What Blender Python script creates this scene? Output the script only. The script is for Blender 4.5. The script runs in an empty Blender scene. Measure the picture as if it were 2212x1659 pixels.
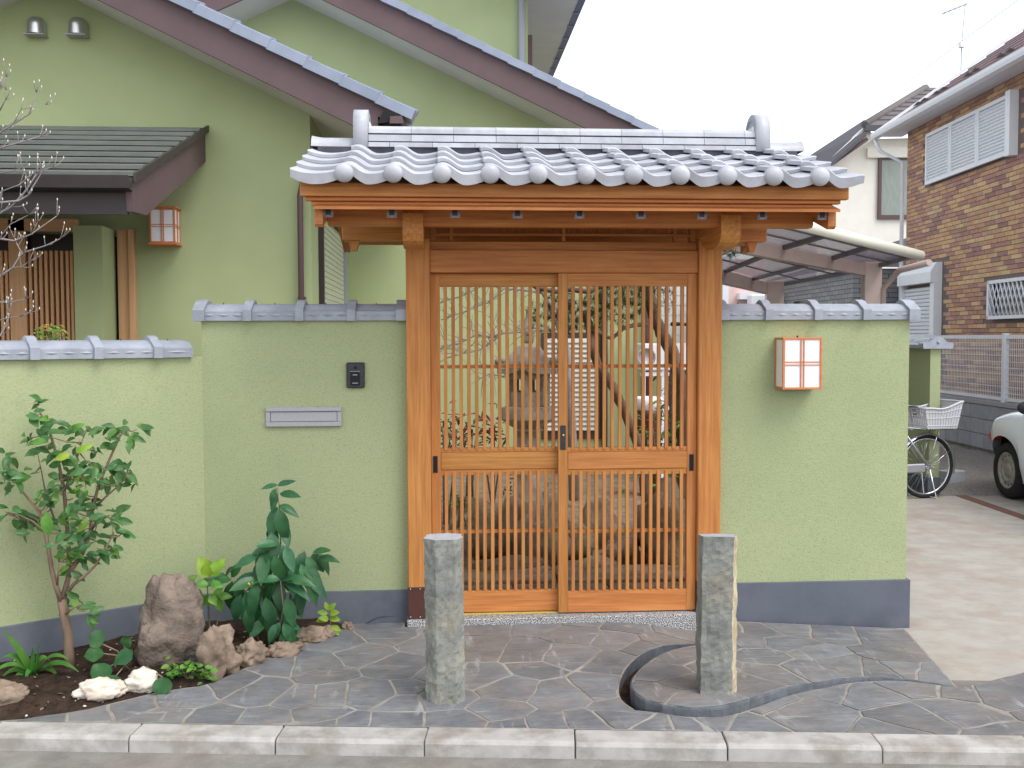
import bpy, math, random
from mathutils import Vector, Matrix, Euler, noise
random.seed(7)
PI = math.pi
scene = bpy.context.scene
COL = scene.collection
# ------------------------------------------------------------------ camera
CAMPOS = Vector((0, -5.4, 1.6)); FPX = 2150.0; PSI = 0.0700; PIT = math.radians(2.65); RHO = 0.003
Fw = Vector((math.sin(PSI)*math.cos(PIT), math.cos(PSI)*math.cos(PIT), -math.sin(PIT)))
R0 = Vector((math.cos(PSI), -math.sin(PSI), 0)); U0 = R0.cross(Fw)
Rt = R0*math.cos(RHO) - U0*math.sin(RHO); Up = U0*math.cos(RHO) + R0*math.sin(RHO)
cam = bpy.data.cameras.new('camera'); camo = bpy.data.objects.new('camera', cam); COL.objects.link(camo)
camo.matrix_world = Matrix(((Rt.x, Up.x, -Fw.x, CAMPOS.x), (Rt.y, Up.y, -Fw.y, CAMPOS.y), (Rt.z, Up.z, -Fw.z, CAMPOS.z), (0, 0, 0, 1)))
cam.sensor_width = 36; cam.lens = 36*FPX/2212; cam.clip_start = 0.05; cam.clip_end = 2000
scene.camera = camo
# ------------------------------------------------------------------ sky, sun, exposure
SUN_EL, SUN_AZ = math.radians(55), math.radians(136)      # azimuth clockwise from +Y (north)
world = bpy.data.worlds.new('World'); scene.world = world; world.use_nodes = True
wn = world.node_tree; bgn = wn.nodes['Background']
sky = wn.nodes.new('ShaderNodeTexSky'); sky.sky_type = 'NISHITA'; sky.sun_disc = False
sky.sun_elevation = SUN_EL; sky.sun_rotation = SUN_AZ; sky.air_density = 1.0; sky.dust_density = 1.0; sky.ozone_density = 1.0
hsv = wn.nodes.new('ShaderNodeHueSaturation'); hsv.inputs['Saturation'].default_value = 0.25   # veiled white overcast
wn.links.new(sky.outputs[0], hsv.inputs['Color']); wn.links.new(hsv.outputs[0], bgn.inputs['Color'])
bgn.inputs['Strength'].default_value = 0.15
sd = bpy.data.lights.new('sun', 'SUN'); sd.energy = 0.9; sd.angle = math.radians(32); sd.color = (1, 0.97, 0.93)
so = bpy.data.objects.new('sun', sd); COL.objects.link(so)
sdir = Vector((math.sin(SUN_AZ)*math.cos(SUN_EL), math.cos(SUN_AZ)*math.cos(SUN_EL), math.sin(SUN_EL)))
so.rotation_euler = (-sdir).to_track_quat('-Z', 'Y').to_euler(); so.location = (4, -6, 9)
vs = scene.view_settings; vs.view_transform = 'Standard'; vs.look = 'None'; vs.exposure = 1.2; vs.gamma = 1.0
vs.use_curve_mapping = False
# ------------------------------------------------------------------ measuring helpers (photograph rays to points in the place)
def ray(u, v): return Fw + Rt*((u-1106)/FPX) - Up*((v-829.5)/FPX)
def onY(u, v, Y): d = ray(u, v); return CAMPOS + d*((Y-CAMPOS.y)/d.y)
def onX(u, v, X): d = ray(u, v); return CAMPOS + d*((X-CAMPOS.x)/d.x)
def onZ(u, v, Z): d = ray(u, v); return CAMPOS + d*((Z-CAMPOS.z)/d.z)
def at(u, v, dep): return CAMPOS + ray(u, v)*dep
# ------------------------------------------------------------------ mesh builder
def V(*a): return Vector(a)
class MB:
    def __init__(s): s.v = []; s.f = []; s.m = []; s.sm = []
    def add(s, vs, fs, mi=0, sm=False):
        b = len(s.v); s.v += [Vector(p) for p in vs]
        for f in fs: s.f.append([i+b for i in f]); s.m.append(mi); s.sm.append(sm)
        return s
    def box(s, x0, x1, y0, y1, z0, z1, mi=0, M=None):
        vs = [(x0,y0,z0),(x1,y0,z0),(x1,y1,z0),(x0,y1,z0),(x0,y0,z1),(x1,y0,z1),(x1,y1,z1),(x0,y1,z1)]
        if M: vs = [M @ Vector(p) for p in vs]
        return s.add(vs, [(0,3,2,1),(4,5,6,7),(0,1,5,4),(1,2,6,5),(2,3,7,6),(3,0,4,7)], mi)
    def cbox(s, x0, x1, y0, y1, z0, z1, c=.003, mi=0, M=None):   # box with chamfered edges
        vs = []; ix = {}
        for i, (x, sx) in enumerate(((x0, 1), (x1, -1))):
            for j, (y, sy) in enumerate(((y0, 1), (y1, -1))):
                for k, (z, sz) in enumerate(((z0, 1), (z1, -1))):
                    for a in range(3):
                        p = [x, y, z]
                        for b, sg in enumerate((sx, sy, sz)):
                            if b != a: p[b] += sg*c
                        ix[i, j, k, a] = len(vs); vs.append(p)
        fs = []
        g = lambda *q: ix[q]
        for i in (0, 1): fs.append([g(i,0,0,0), g(i,1,0,0), g(i,1,1,0), g(i,0,1,0)])
        for j in (0, 1): fs.append([g(0,j,0,1), g(1,j,0,1), g(1,j,1,1), g(0,j,1,1)])
        for k in (0, 1): fs.append([g(0,0,k,2), g(1,0,k,2), g(1,1,k,2), g(0,1,k,2)])
        for i in (0, 1):
            for j in (0, 1): fs.append([g(i,j,0,0), g(i,j,1,0), g(i,j,1,1), g(i,j,0,1)])
        for i in (0, 1):
            for k in (0, 1): fs.append([g(i,0,k,0), g(i,1,k,0), g(i,1,k,2), g(i,0,k,2)])
        for j in (0, 1):
            for k in (0, 1): fs.append([g(0,j,k,1), g(1,j,k,1), g(1,j,k,2), g(0,j,k,2)])
        for i in (0, 1):
            for j in (0, 1):
                for k in (0, 1): fs.append([g(i,j,k,0), g(i,j,k,1), g(i,j,k,2)])
        cc = Vector(((x0+x1)/2, (y0+y1)/2, (z0+z1)/2)); out = []
        for f in fs:
            P = [Vector(vs[i]) for i in f]; n = (P[1]-P[0]).cross(P[2]-P[0]); q = sum(P, Vector())/len(P)-cc
            out.append(f if n.dot(q) > 0 else f[::-1])
        if M: vs = [M @ Vector(p) for p in vs]
        return s.add(vs, out, mi)
    def prism(s, pts, a, b, axis='y', mi=0, M=None, sm=False):  # 2-D outline pulled along an axis (outline in the two other axes, in order)
        n = len(pts)
        mk = {'x': lambda p, t: (t, p[0], p[1]), 'y': lambda p, t: (p[0], t, p[1]), 'z': lambda p, t: (p[0], p[1], t)}[axis]
        vs = [mk(p, a) for p in pts] + [mk(p, b) for p in pts]
        if M: vs = [M @ Vector(p) for p in vs]
        ar = sum(pts[i][0]*pts[(i+1) % n][1]-pts[(i+1) % n][0]*pts[i][1] for i in range(n))
        fl = (ar > 0) != (axis == 'y'); fl = fl if b > a else not fl
        fs = [list(range(n))[::-1], list(range(n, 2*n))] if fl else [list(range(n)), list(range(n, 2*n))[::-1]]
        sd = [(i, (i+1) % n, n+(i+1) % n, n+i) if fl else (i, n+i, n+(i+1) % n, (i+1) % n) for i in range(n)]
        s.add(vs, fs + sd, mi)
        if sm:
            for q in range(len(s.f)-n, len(s.f)): s.sm[q] = True
        return s
    def tube(s, path, rad, n=6, mi=0, cap=True, sm=True):
        path = [Vector(p) for p in path]; m = len(path)
        rad = rad if isinstance(rad, (list, tuple)) else [rad]*m
        vs = []; fs = []; prev = None
        for i, p in enumerate(path):
            t = (path[min(i+1, m-1)]-path[max(i-1, 0)])
            if t.length < 1e-9: t = Vector((0, 0, 1))
            t.normalize()
            if prev is None: a = t.cross(Vector((0, 0, 1)) if abs(t.z) < .9 else Vector((1, 0, 0))).normalized()
            else: a = (prev - t*prev.dot(t)).normalized()
            prev = a; b = t.cross(a)
            for k in range(n):
                an = 2*PI*k/n; vs.append(p + (a*math.cos(an)+b*math.sin(an))*rad[i])
        for i in range(m-1):
            for k in range(n): fs.append((i*n+k, i*n+(k+1) % n, (i+1)*n+(k+1) % n, (i+1)*n+k))
        s.add(vs, fs, mi, sm)
        if cap:
            b0 = len(s.v)-m*n
            s.f.append([b0+k for k in range(n)][::-1]); s.m.append(mi); s.sm.append(False)
            s.f.append([b0+(m-1)*n+k for k in range(n)]); s.m.append(mi); s.sm.append(False)
        return s
    def lathe(s, prof, n=16, M=None, mi=0, sm=True, cap=True):   # prof: (r, z)
        vs = []; fs = []
        for r, z in prof:
            for k in range(n): vs.append((r*math.cos(2*PI*k/n), r*math.sin(2*PI*k/n), z))
        for i in range(len(prof)-1):
            for k in range(n): fs.append((i*n+k, i*n+(k+1) % n, (i+1)*n+(k+1) % n, (i+1)*n+k))
        if cap and prof[0][0] > 1e-6: fs.append(list(range(n))[::-1])
        if cap and prof[-1][0] > 1e-6: fs.append([(len(prof)-1)*n+k for k in range(n)])
        if M: vs = [M @ Vector(p) for p in vs]
        return s.add(vs, fs, mi, sm)
    def grid(s, rows, mi=0, sm=True, flip=False):
        h, w = len(rows), len(rows[0]); vs = [p for r in rows for p in r]; fs = []
        for i in range(h-1):
            for j in range(w-1):
                q = (i*w+j, i*w+j+1, (i+1)*w+j+1, (i+1)*w+j); fs.append(q[::-1] if flip else q)
        return s.add(vs, fs, mi, sm)
    def mesh(s, name, mats, c=None):
        me = bpy.data.meshes.new(name)
        me.from_pydata([tuple(p-c) if c else tuple(p) for p in s.v], [], s.f)
        for m in (mats if isinstance(mats, (list, tuple)) else [mats]): me.materials.append(MT[m])
        me.polygons.foreach_set('material_index', s.m); me.polygons.foreach_set('use_smooth', s.sm); me.update()
        return me
    def build(s, name, mats, parent=None, origin=None):
        xs = [p.x for p in s.v]; ys = [p.y for p in s.v]; zs = [p.z for p in s.v]
        c = Vector(origin) if origin else Vector(((min(xs)+max(xs))/2, (min(ys)+max(ys))/2, (min(zs)+max(zs))/2))
        return link(name, s.mesh(name, mats, c), Matrix.Translation(c), parent)
WM = {}
def link(name, me, M, parent=None):
    o = bpy.data.objects.new(name, me); COL.objects.link(o); WM[o.name] = M
    if parent is not None: o.parent = parent; o.matrix_basis = WM[parent.name].inverted() @ M
    else: o.matrix_basis = M
    return o
def tag(o, label=None, cat=None, group=None, kind=None):
    if label: o['label'] = label
    if cat: o['category'] = cat
    if group: o['group'] = group
    if kind: o['kind'] = kind
    return o
def thing(name, label, cat, loc, group=None):
    return tag(link(name, None, Matrix.Translation(Vector(loc))), label, cat, group)
def struct(o, label=None): return tag(o, label, None, None, 'structure')
def T(x, y, z): return Matrix.Translation((x, y, z))
def RX(a): return Matrix.Rotation(a, 4, 'X')
def RY(a): return Matrix.Rotation(a, 4, 'Y')
def RZ(a): return Matrix.Rotation(a, 4, 'Z')
def S3(x, y, z): return Matrix.Diagonal((x, y, z, 1))
def smooth(a, b, x): t = min(1, max(0, (x-a)/(b-a))); return t*t*(3-2*t)
# ------------------------------------------------------------------ materials
MT = {}
def lin(c): return tuple(((x/255)/12.92 if x/255 <= .04045 else ((x/255+.055)/1.055)**2.4) for x in c) + (1,)
def mat(name, c1, c2=None, scale=6, stretch=(1, 1, 1), detail=4, rough=.7, bump=0, bscale=60, bdist=.004, metal=0, spec=.4,
        rnd=0.0, c3=None, s3=1.2, f3=.5, lo=.35, hi=.65, trans=0, alpha=1, bstretch=None, coat=0, hrnd=0.0):
    m = bpy.data.materials.new(name); m.use_nodes = True; nt = m.node_tree; N = nt.nodes; L = nt.links
    b = N['Principled BSDF']; b.inputs['Roughness'].default_value = rough; b.inputs['Metallic'].default_value = metal
    b.inputs['Specular IOR Level'].default_value = spec
    if coat: b.inputs['Coat Weight'].default_value = coat
    tc = N.new('ShaderNodeTexCoord'); oi = N.new('ShaderNodeObjectInfo')
    of = N.new('ShaderNodeVectorMath'); of.operation = 'MULTIPLY_ADD'
    cx = N.new('ShaderNodeCombineXYZ')
    for i in range(3): L.new(oi.outputs['Random'], cx.inputs[i])
    L.new(cx.outputs[0], of.inputs[0]); of.inputs[1].default_value = (17, 31, 23); L.new(tc.outputs['Object'], of.inputs[2])
    def nz(sc, st, det, ro=.6):
        mp = N.new('ShaderNodeVectorMath'); mp.operation = 'MULTIPLY'; mp.inputs[1].default_value = st
        L.new(of.outputs[0], mp.inputs[0]); n = N.new('ShaderNodeTexNoise'); n.inputs['Scale'].default_value = sc
        n.inputs['Detail'].default_value = det; n.inputs['Roughness'].default_value = ro; L.new(mp.outputs[0], n.inputs['Vector']); return n.outputs['Fac']
    def ramp(fac, a, bb, l, h):
        r = N.new('ShaderNodeValToRGB'); r.color_ramp.elements[0].color = a; r.color_ramp.elements[1].color = bb
        r.color_ramp.elements[0].position = l; r.color_ramp.elements[1].position = h; L.new(fac, r.inputs[0]); return r.outputs[0]
    col = None
    if c2 is None and not rnd and not hrnd: b.inputs['Base Color'].default_value = lin(c1)
    else:
        if c2 is None: rg = N.new('ShaderNodeRGB'); rg.outputs[0].default_value = lin(c1); col = rg.outputs[0]
        else: col = ramp(nz(scale, stretch, detail), lin(c1), lin(c2), lo, hi)
        if c3:
            mx = N.new('ShaderNodeMix'); mx.data_type = 'RGBA'; fac = nz(s3, (1, 1, 1), 5, .65)
            mr = N.new('ShaderNodeMapRange'); mr.inputs['From Min'].default_value = .48; mr.inputs['From Max'].default_value = .68
            mr.inputs['To Max'].default_value = f3; L.new(fac, mr.inputs['Value']); L.new(mr.outputs[0], mx.inputs['Factor'])
            L.new(col, mx.inputs['A']); mx.inputs['B'].default_value = lin(c3); col = mx.outputs['Result']
        if rnd or hrnd:
            h = N.new('ShaderNodeHueSaturation'); mr = N.new('ShaderNodeMapRange')
            mr.inputs['To Min'].default_value = 1-rnd; mr.inputs['To Max'].default_value = 1+rnd
            L.new(oi.outputs['Random'], mr.inputs['Value']); L.new(mr.outputs[0], h.inputs['Value']); L.new(col, h.inputs['Color'])
            if hrnd:
                wn_ = N.new('ShaderNodeTexWhiteNoise'); wn_.noise_dimensions = '1D'; L.new(oi.outputs['Random'], wn_.inputs['W'])
                m2 = N.new('ShaderNodeMapRange'); m2.inputs['To Min'].default_value = .5-hrnd; m2.inputs['To Max'].default_value = .5+hrnd
                L.new(wn_.outputs['Value'], m2.inputs['Value']); L.new(m2.outputs[0], h.inputs['Hue'])
            col = h.outputs[0]
        L.new(col, b.inputs['Base Color'])
    if bump:
        bp = N.new('ShaderNodeBump'); bp.inputs['Strength'].default_value = bump; bp.inputs['Distance'].default_value = bdist
        L.new(nz(bscale, bstretch or stretch, 4, .55), bp.inputs['Height']); L.new(bp.outputs[0], b.inputs['Normal'])
    if trans: b.inputs['Transmission Weight'].default_value = trans
    if alpha < 1: b.inputs['Alpha'].default_value = alpha
    MT[name] = m; return m
mat('stucco', (142,148,112), (161,169,130), 95, detail=3, rough=.95, bump=.7, bscale=130, bdist=.004, spec=.1, c3=(145,156,119), s3=.9, f3=.5, lo=.22, hi=.50)
mat('housestucco', (171,181,137), (163,173,130), 1.2, detail=5, rough=.95, bump=.35, bscale=110, bdist=.003, spec=.1)
for ax, st in (('x', (1.2, 26, 26)), ('y', (26, 1.2, 26)), ('z', (26, 26, 1.2))):
    mat('wood_'+ax, (194,132,72), (168,106,54), 2.4, st, 5, rough=.55, bump=.12, bscale=6, bdist=.002, rnd=.09, hrnd=.006, spec=.3, c3=(164,98,54), s3=2.0, f3=.35)
    mat('timber_'+ax, (206,162,122), (194,148,108), 2.4, st, 5, rough=.6, bump=.1, bscale=6, bdist=.002, rnd=.04, spec=.3)
mat('tile', (184,186,193), (170,172,179), 9, detail=6, rough=.42, bump=.12, bscale=45, bdist=.002, spec=.5, rnd=.08, c3=(144,146,151), s3=6, f3=.6)
mat('captile', (158,163,173), (142,147,157), 9, detail=6, rough=.45, bump=.15, bscale=45, bdist=.002, spec=.5, rnd=.05, c3=(124,129,138), s3=5, f3=.5)
mat('housetile', (139,148,166), (128,137,155), 6, detail=4, rough=.45, rnd=.05, spec=.5)
mat('mortar_dark', (82,83,92), (66,67,76), 14, rough=.9)
mat('plaster_white', (226,226,222), (214,214,212), 20, rough=.8)
mat('plinth', (96,100,110), (82,87,97), 3, detail=7, rough=.8, bump=.15, bscale=40, c3=(116,120,127), s3=1.6, f3=.55, spec=.25)
mat('granite', (214,213,211), (52,53,58), 210, detail=2, rough=.6, lo=.44, hi=.52)
mat('shoe', (82,46,38), (70,38,32), 10, rough=.45, spec=.5)
mat('steel', (200,200,200), None, rough=.3, metal=.9)
mat('dark_metal', (58,60,64), (48,50,54), 40, rough=.45, metal=.3)
mat('cap_metal', (136,128,132), (112,104,108), 60, rough=.5, metal=.2)
mat('brass', (212,190,96), None, rough=.4, metal=.4)
mat('black', (16,16,17), None, rough=.7)
mat('aluminium', (170,170,174), (158,158,163), 60, (1, 8, 8), rough=.4, metal=.35)
mat('panelpaper', (238,236,238), (232,231,234), 12, rough=.6)
mat('lampwood', (204,130,84), (190,114,70), 3, (2, 20, 20), 5, rough=.55)
mat('slate', (120,122,125), (92,94,99), 7, detail=9, rough=.66, bump=.7, bscale=8, bdist=.014, spec=.35, rnd=.16, lo=.3, hi=.72, bstretch=(1, 2.6, 1))
def slate_wear():          # trodden brown dust drifts and pale scuffs laid over the blue grey stone
    nt = MT['slate'].node_tree; N = nt.nodes; L = nt.links; b = N['Principled BSDF']; src = b.inputs['Base Color'].links[0].from_socket
    g = N.new('ShaderNodeNewGeometry')
    def layer(src, col, scale, lo, hi, amt, st=(1, 1, 1), rot=0, det=6):
        mp = N.new('ShaderNodeMapping'); mp.inputs['Scale'].default_value = st; mp.inputs['Rotation'].default_value = (0, 0, rot); L.new(g.outputs['Position'], mp.inputs['Vector'])
        n = N.new('ShaderNodeTexNoise'); n.inputs['Scale'].default_value = scale; n.inputs['Detail'].default_value = det; n.inputs['Roughness'].default_value = .65; L.new(mp.outputs[0], n.inputs['Vector'])
        r = N.new('ShaderNodeMapRange'); r.inputs['From Min'].default_value = lo; r.inputs['From Max'].default_value = hi; r.inputs['To Max'].default_value = amt; L.new(n.outputs['Fac'], r.inputs['Value'])
        m = N.new('ShaderNodeMix'); m.data_type = 'RGBA'; L.new(r.outputs[0], m.inputs['Factor']); L.new(src, m.inputs['A']); m.inputs['B'].default_value = lin(col); return m.outputs['Result']
    c = layer(src, (128,117,106), 1.1, .44, .66, .6)
    c = layer(c, (150,138,124), 9, .55, .75, .45)
    c = layer(c, (168,168,168), 16, .60, .72, .55, (1, .18, 1), .6, 4)
    c = layer(c, (172,172,172), 20, .61, .72, .5, (.16, 1, 1), .35, 4)
    c = layer(c, (78,80,85), 5, .56, .74, .45)
    L.new(c, b.inputs['Base Color'])
slate_wear()
mat('slate_edge', (98,101,106), (74,77,82), 12, detail=6, rough=.8, bump=.6, bscale=25, bdist=.01)
mat('mortar', (156,151,143), (126,120,112), 9, detail=6, rough=.92, bump=.5, bscale=60, c3=(112,100,88), s3=2.4, f3=.6)
mat('kerb', (176,172,168), (156,152,148), 9, detail=8, rough=.85, bump=.3, bscale=70, c3=(134,126,116), s3=4.5, f3=.75, spec=.25, rnd=.03)
mat('road', (140,136,130), (116,112,107), 7, detail=9, rough=.92, bump=.7, bscale=90, bdist=.006, c3=(128,116,106), s3=1.1, f3=.6, spec=.2)
mat('driveway', (170,165,156), (156,150,142), 5.0, (1, 1.2, 1), detail=8, rough=.9, bump=.25, bscale=50, c3=(146,130,114), s3=2.0, f3=.65, spec=.2)
mat('brownstrip', (116,82,68), (104,74,62), 12, rough=.85)
mat('gravel', (158,152,146), (104,99,95), 55, detail=6, rough=.95, bump=1, bscale=40, bdist=.03)
mat('soil', (62,50,42), (40,32,27), 18, detail=9, rough=.97, bump=1, bscale=30, bdist=.02, c3=(84,70,60), s3=14, f3=.4, spec=.1)
mat('gardenground', (140,126,110), (108,96,84), 8, detail=9, rough=.95, bump=.8, bscale=30, bdist=.02)
mat('fascia', (98,80,82), (92,75,77), 3, rough=.6, spec=.3)
mat('soffit', (206,204,198), (199,197,192), 3, rough=.85)
mat('porchroof', (104,108,101), (92,96,90), 5, (1, 6, 6), rough=.45, spec=.5)
mat('porchdark', (62,54,53), (56,48,48), 6, rough=.5)
mat('pipe', (92,70,70), None, rough=.5)
mat('pipe_grey', (150,152,160), None, rough=.5)
mat('shutter', (190,194,168), (184,188,163), 5, rough=.6)
mat('shutterwhite', (186,182,172), None, rough=.55)
mat('frame_dark', (60,48,46), None, rough=.5)
mat('glass_dark', (24,24,26), None, rough=.12, spec=.6)
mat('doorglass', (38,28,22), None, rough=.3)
mat('basalt', (142,143,135), (104,107,103), 9, detail=9, rough=.88, bump=.9, bscale=22, bdist=.012, c3=(156,144,122), s3=6, f3=.4, spec=.2, lo=.3, hi=.7)
mat('basalt_top', (170,170,176), (158,158,164), 20, rough=.8, bump=.2)
mat('basalt_cut', (184,172,146), (146,132,106), 14, (1, 1, .4), detail=7, rough=.9, bump=.7, bscale=30, bdist=.01)
mat('rockbrown', (132,118,106), (92,82,75), 7, detail=9, rough=.9, bump=1, bscale=16, bdist=.03, c3=(116,116,114), s3=4, f3=.8, spec=.2)
mat('rocktan', (150,132,114), (118,102,88), 8, detail=9, rough=.92, bump=.7, bscale=18, bdist=.015, c3=(76,66,58), s3=7, f3=.7)
mat('rockwhite', (226,216,202), (198,184,168), 7, detail=9, rough=.85, bump=.6, bscale=18, bdist=.012, c3=(168,152,136), s3=5, f3=.4)
mat('rockgarden', (150,134,116), (104,92,80), 6, detail=9, rough=.94, bump=.8, bscale=18, bdist=.02, c3=(70,74,58), s3=4, f3=.5, rnd=.12)
mat('lanternstone', (176,164,148), (140,130,118), 9, detail=9, rough=.92, bump=.6, bscale=40, bdist=.01, c3=(84,82,70), s3=6, f3=.6)
mat('bark', (140,116,98), (108,90,78), 14, (1, 1, .35), detail=7, rough=.95, bump=.8, bscale=40, bdist=.006)
mat('barkgrey', (150,144,140), (118,112,110), 14, (1, 1, .4), detail=6, rough=.9, bump=.5, bscale=60)
mat('barkpine', (120,100,84), (80,66,56), 10, (1, 1, .4), detail=8, rough=.95, bump=1, bscale=30, bdist=.015)
def leafmat(name, a, bb, rough=.38, r=.2):
    mat(name, a, bb, 22, detail=4, rough=rough+.06, rnd=r, hrnd=.016, spec=.4, bump=.25, bscale=40, bdist=.003)
    nt = MT[name].node_tree; b = nt.nodes['Principled BSDF']; tr_ = nt.nodes.new('ShaderNodeBsdfTranslucent'); mx = nt.nodes.new('ShaderNodeMixShader'); mx.inputs[0].default_value = .28
    nt.links.new(b.inputs['Base Color'].links[0].from_socket, tr_.inputs['Color']); nt.links.new(b.outputs[0], mx.inputs[1]); nt.links.new(tr_.outputs[0], mx.inputs[2])
    nt.links.new(mx.outputs[0], nt.nodes['Material Output'].inputs['Surface'])
leafmat('leaf_camellia', (84,126,68), (62,102,56), .3)
leafmat('leaf_yellow', (150,178,64), (126,160,54), .45)
leafmat('leaf_aucuba', (64,112,70), (48,94,60), .3, .15)
leafmat('leaf_fresh', (108,150,60), (84,128,52), .42)
leafmat('leaf_lily', (86,140,58), (70,122,50), .4, .12)
leafmat('leaf_round', (58,104,58), (48,90,52), .42, .12)
leafmat('leaf_red', (150,60,44), (110,50,40), .5)
leafmat('leaf_pieris', (140,160,72), (176,120,70), .5)
leafmat('needle', (58,84,48), (40,62,38), .5, .2)
mat('orange', (236,150,40), None, rough=.5)
mat('bud', (214,212,196), None, rough=.7)
# ================================================================== GROUND
def kerb_y(x): return -1.153 - .1128*(x+1.86)          # back edge of the kerb
DRZ = -.045
def zT(x, y): return .042 - .052*max(0, x-1.3)
def zM(x, y):
    yk = kerb_y(x); t = min(1, max(0, (y-yk)/(-.09-yk))); s = smooth(.9, 1.5, x)
    return (t*.055)*(1-s) + (-.010)*s - .012*smooth(2.0, 3.2, x)
RDZ = -.066
g = MB().add([(-60,-60,RDZ),(60,-60,RDZ),(60,60,RDZ),(-60,60,RDZ)], [(0,1,2,3)])
struct(g.build('road', 'road'))
def clip(poly, nx, ny, d):          # keep nx*x+ny*y <= d
    out = []; n = len(poly)
    for i in range(n):
        p, q = poly[i], poly[(i+1) % n]; a = nx*p[0]+ny*p[1]-d; b = nx*q[0]+ny*q[1]-d
        if a <= 0: out.append(p)
        if (a < 0 < b) or (b < 0 < a): t = a/(a-b); out.append((p[0]+(q[0]-p[0])*t, p[1]+(q[1]-p[1])*t))
    return out
# concrete driveway to the right of the wall with a brown strip let into it
W0 = onZ(1950, 1363, DRZ); W1 = onZ(2070, 1458, DRZ)
s0 = onZ(2050, 1066, DRZ); s1 = onZ(2212, 1123, DRZ); sd_ = (s1-s0); sd_.normalize(); sn = Vector((sd_.y, -sd_.x, 0))
def dpoly(pts, z, th=.06):        # slab cut into cells so that large concave outlines stay clean
    reg = [(p[0], p[1]) for p in pts]; m = MB(); st = .5; xs = [p[0] for p in reg]; ys = [p[1] for p in reg]
    x = min(xs)
    while x < max(xs):
        y = min(ys)
        while y < max(ys):
            c = list(reg)
            for a in ((1, 0, x+st), (-1, 0, -x), (0, 1, y+st), (0, -1, -y)):
                c = clip(c, *a)
                if len(c) < 3: break
            if len(c) >= 3: m.add([(p[0], p[1], z) for p in c], [list(range(len(c)))])
            y += st
        x += st
    n = len(reg)
    for i in range(n):
        p, q = reg[i], reg[(i+1) % n]; m.add([(p[0], p[1], z), (q[0], q[1], z), (q[0], q[1], z-th), (p[0], p[1], z-th)], [(0, 3, 2, 1)])
    return m
gy = onZ(2120, 1062, DRZ).y
sx = lambda y: s0.x + (s1.x-s0.x)*(y-s0.y)/(s1.y-s0.y)
PE = onZ(2212, 1456, -.03); ex = lambda x: W1.y + (PE.y-W1.y)*(x-W1.x)/(PE.x-W1.x)     # edge between flagstones and concrete
dr = struct(dpoly([(2.3,.17),(W0.x-.02,.17),(W0.x-.14,W0.y-.10),(W1.x-.16,W1.y-.06),(PE.x-.05,PE.y-.05),(sx(ex(5)),ex(5)),(s0.x,s0.y),(s0.x+.02,gy-.1),(2.3,gy-.1)], DRZ).build('driveway', 'driveway'))
yE = ex(5)
MB().prism([(sx(yE)+.001,yE),(sx(yE)+.12,yE),(s0.x+.12,gy-.1),(s0.x+.001,gy-.1)], DRZ-.05, DRZ+.003, 'z').build('joint_strip', 'brownstrip', dr)
struct(dpoly([(sx(yE)+.121,yE),(13,yE-.7),(13,gy+.1),(s0.x+.121,gy-.1)], DRZ-.002).build('parking_slab', 'driveway'))
gv = MB(); rows = []
for i in range(60):
    r = []
    for j in range(70):
        x = 3.2 + j*.1; y = gy-.05 + i*.1 if i else gy-.25
        z = DRZ + (.0 if i == 0 else .02 + .03*noise.noise((x*2, y*2, 0)) + .012*noise.noise((x*11, y*11, 3)) + .02*min(i, 30)/10)
        r.append((x, y, z))
    rows.append(r)
gv.grid(rows); tag(gv.build('gravel_yard', 'gravel'), 'grey gravel yard behind the concrete parking slab', 'gravel', None, 'stuff')
# garden ground behind the gate
rows = []
for i in range(50):
    rows.append([(-6 + j*.15, .16 + i*.14, .03 + .03*noise.noise((j*.3, i*.3, 1)) + .10*smooth(.8, 3.5, i*.14)) for j in range(56)])
struct(MB().grid(rows).build('garden_ground', 'gardenground'))
# ---- kerb: separate stones under one setting object
kd = Vector((1, -.1128, 0)).normalized(); kn = Vector((kd.y, -kd.x, 0))      # kn points to the road
kr = struct(link('kerb', None, T(0, kerb_y(0), 0)))
prof = [(0, -.12), (0, -.002), (.118, -.003), (.130, -.008), (.136, -.017), (.140, -.12)]
ang = math.atan2(kd.y, kd.x)
j0 = onZ(277, 1600, 0); base = Vector((j0.x, kerb_y(j0.x), 0))
for k in range(-4, 11):
    L = .5995; gap = .003 if k % 3 else .006
    m = MB(); pr = [(-a, z) for a, z in prof]
    c = .0035; sec = []
    for t_, ins in ((gap/2, c), (gap/2+c, 0), (L/2, 0), (L-gap/2-c, 0), (L-gap/2, c)):
        sec.append([(t_, min(0, max(-.140, -a + (c if a > .1 and ins else 0))) - (ins if a == 0 else 0), z - (ins if z > -.1 else 0)) for a, z in prof])
    m.grid(sec, flip=True, sm=False)
    n = len(prof); b = len(m.v)-5*n
    m.f.append([b+i for i in range(n)]); m.m.append(0); m.sm.append(False)
    m.f.append([b+4*n+i for i in range(n)][::-1]); m.m.append(0); m.sm.append(False)
    M = T(*(base + kd*.6*k)) @ RZ(ang) @ RX(random.uniform(-.004, .004)) @ T(0, 0, random.uniform(-.002, .002))
    link('kerb_stone', m.mesh('kerb_stone', 'kerb'), M, kr)
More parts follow.
